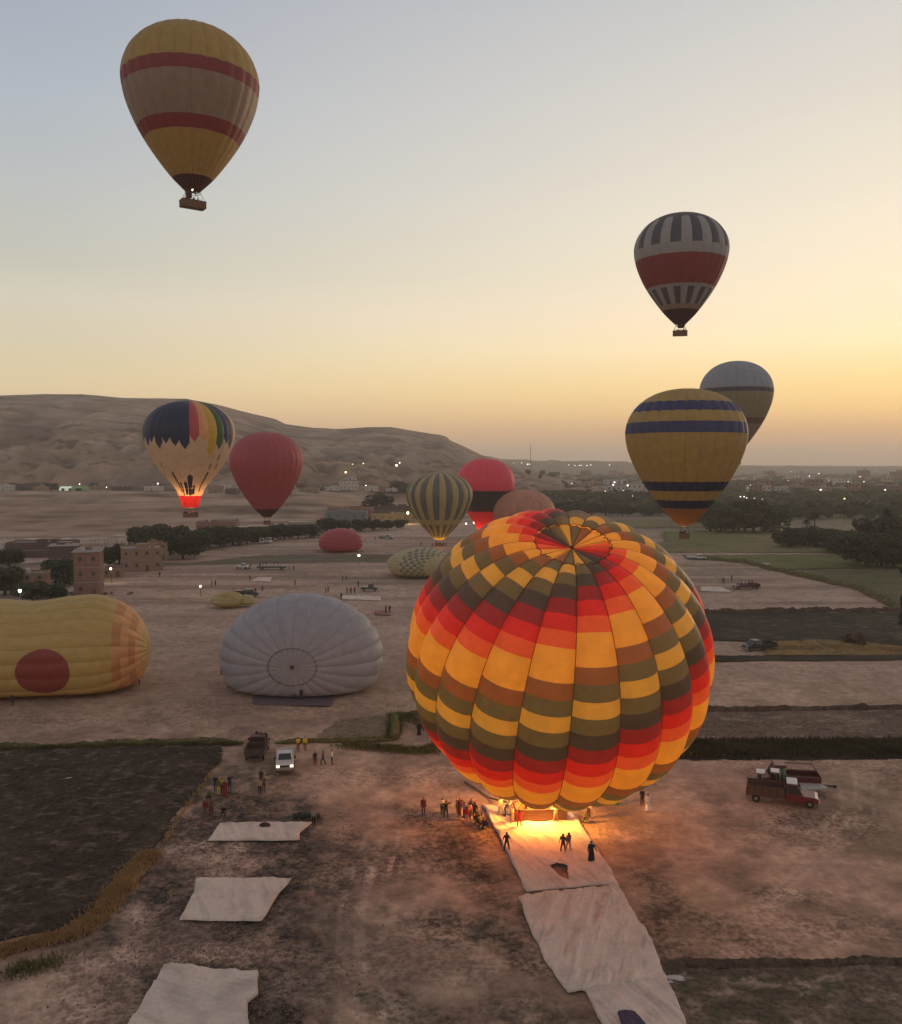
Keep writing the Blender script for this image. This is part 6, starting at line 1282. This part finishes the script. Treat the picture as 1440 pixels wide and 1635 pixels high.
for i, (u, v, px, c, lb) in enumerate([(127, 773, 2.4, WH, 'lamp on a pole over the green tent'), (170, 778, 2.2, WH, 'small lamp in the village right of the tents'), (252, 772, 3, WH, 'round white lamp left of the rainbow balloon mouth'), (552, 754, 4.5, YL, 'yellow lamp on the dark slope over the white house'), (633, 743, 5, YL, 'brightest yellow lamp on the dark mountain slope'), (638, 739, 2.6, WH, 'small lamp beside the brightest yellow slope lamp'), (580, 740, 2.2, WM, 'faint lamp left on the mountain slope'),
                                        (584, 775, 2.2, WH, 'lamp right of the white two storey house'), (563, 741, 1.6, WM, 'faintest lamp on the slope'), (470, 776, 4, WM, 'warm lamp touching the right side of the plain red balloon')]):
    lamp(u, v, lb, px * .9, c, 4, 5, 'lamps on the slope and in the hillside village')
gl1 = 'bright lamps in the small village left of the blue banded balloon'
for u, v, px in [(981, 770, 3.6), (979, 774, 3.4), (1002, 775, 4), (913, 772, 2), (966, 784, 1.8), (1010, 792, 1.5), (995, 783, 1.6)]: lamp(u, v, 'white lamp in the small village left of the blue banded balloon', px * .85, WH, 3, 12, gl1)
gl2 = 'lamps along the low far hills'
for u, v, px in [(833, 738, 2), (842, 740, 3.2), (845, 740, 2.6), (908, 741, 2), (918, 742, 2.4), (925, 742, 2.6), (928, 742, 2.2), (937, 742, 2.6), (943, 741, 2.6), (973, 741, 2.6), (820, 738, 1.8)]:
    p = PD(u, v + 1.2, 2290); lamp(u, v, 'lamp in the row along the low far hills', px * .8, WH, 2.2, 30, gl2, at=p)
gl3 = 'lamps of the hazy town at right'
for u, v, px, c in [(1228, 757, 2.4, WH), (1263, 753, 1.6, WM), (1258, 767, 1.8, WM), (1292, 760, 2.6, WH), (1307, 756, 2.4, WH), (1354, 769, 2.4, WM), (1373, 761, 2.6, WM), (1379, 769, 2.8, WM), (1413, 782, 3.6, WH), (1310, 782, 4.6, WM), (1348, 796, 4, YL), (1198, 775, 2, WH), (1194, 779, 1.8, WM), (1182, 793, 3, WH), (1188, 793, 3, WH), (1192, 795, 2.4, WH), (1204, 796, 3, WH), (1217, 797, 1.8, WH), (1323, 768, 1.6, WM), (1398, 752, 1.5, WM)]:
    lamp(u, v, 'lamp among the houses of the hazy town at right', px * .8, c, 2.6, 15, gl3)
# radio mast
p = PD(847, 737, 2600); ms = thing('radio_mast', 'thin lattice mast on the skyline right of the mountain', 'mast', (p[0], p[1], 0)); b = MB()
for sx, sy in ((-1, -1), (1, -1), (0, 1)): b.tube((sx * 1.6, sy * 1.6, 0), (sx * .4, sy * .4, 92), .28, n=4)
b.build('mast_leg', M_chassis, ms); b = MB()
for i in range(22): z = i * 4.2; w = 1.6 - 1.2 * z / 92; b.tube((-w, -w, z), (w, -w, z + 4), .16, n=3); b.tube((w, -w, z), (0, w, z + 4), .16, n=3)
b.build('bracing', M_chassis, ms); b = MB(); b.tube((0, 0, 92), (0, 0, 97), .2, n=4); b.build('antenna', M_chassis, ms)
# scattered debris on the far dirt
for i, (u, v, w) in enumerate([(650, 902, .5), (1278, 917, 1.6), (1221, 902, 1.4)]):
    p = G(u, v); q = MB(); q.ball((0, 0, .2), w, sc=(1.3, .8, .35), n=10, m=5); tag(q.build('cloth_heap', mat('pale_cloth', (.5, .46, .42), .9), smooth_=True, loc=(p[0], p[1], 0)), ['small pale heap in front of the chequered balloon', 'white heap at the edge of the green field, right', 'white heap on the green bank left of the other one'][i], 'cloth heap', 'pale cloth heaps')

# torn scrap at the cloth corner and a few loose bits
for i, (u, v, w) in enumerate([(1076, 1562, .5), (1066, 1569, .28), (1086, 1566, .22)]):
    p = G(u, v); b = MB(); b.ball((0, 0, .06), w, sc=(1.3, .5, .18), n=9, m=4); b.ball((w * .6, .1, .05), w * .5, sc=(1, .6, .3), n=7, m=4)
    tag(b.build('torn_scrap', mat('pale_cloth', (.5, .46, .42), .9), loc=(p[0], p[1], 0)), ['largest torn white scrap at the right corner of the lower long cloth', 'dark rimmed scrap touching the corner of the lower long cloth', 'smallest scrap right of the lower long cloth'][i], 'scrap', 'torn scraps')
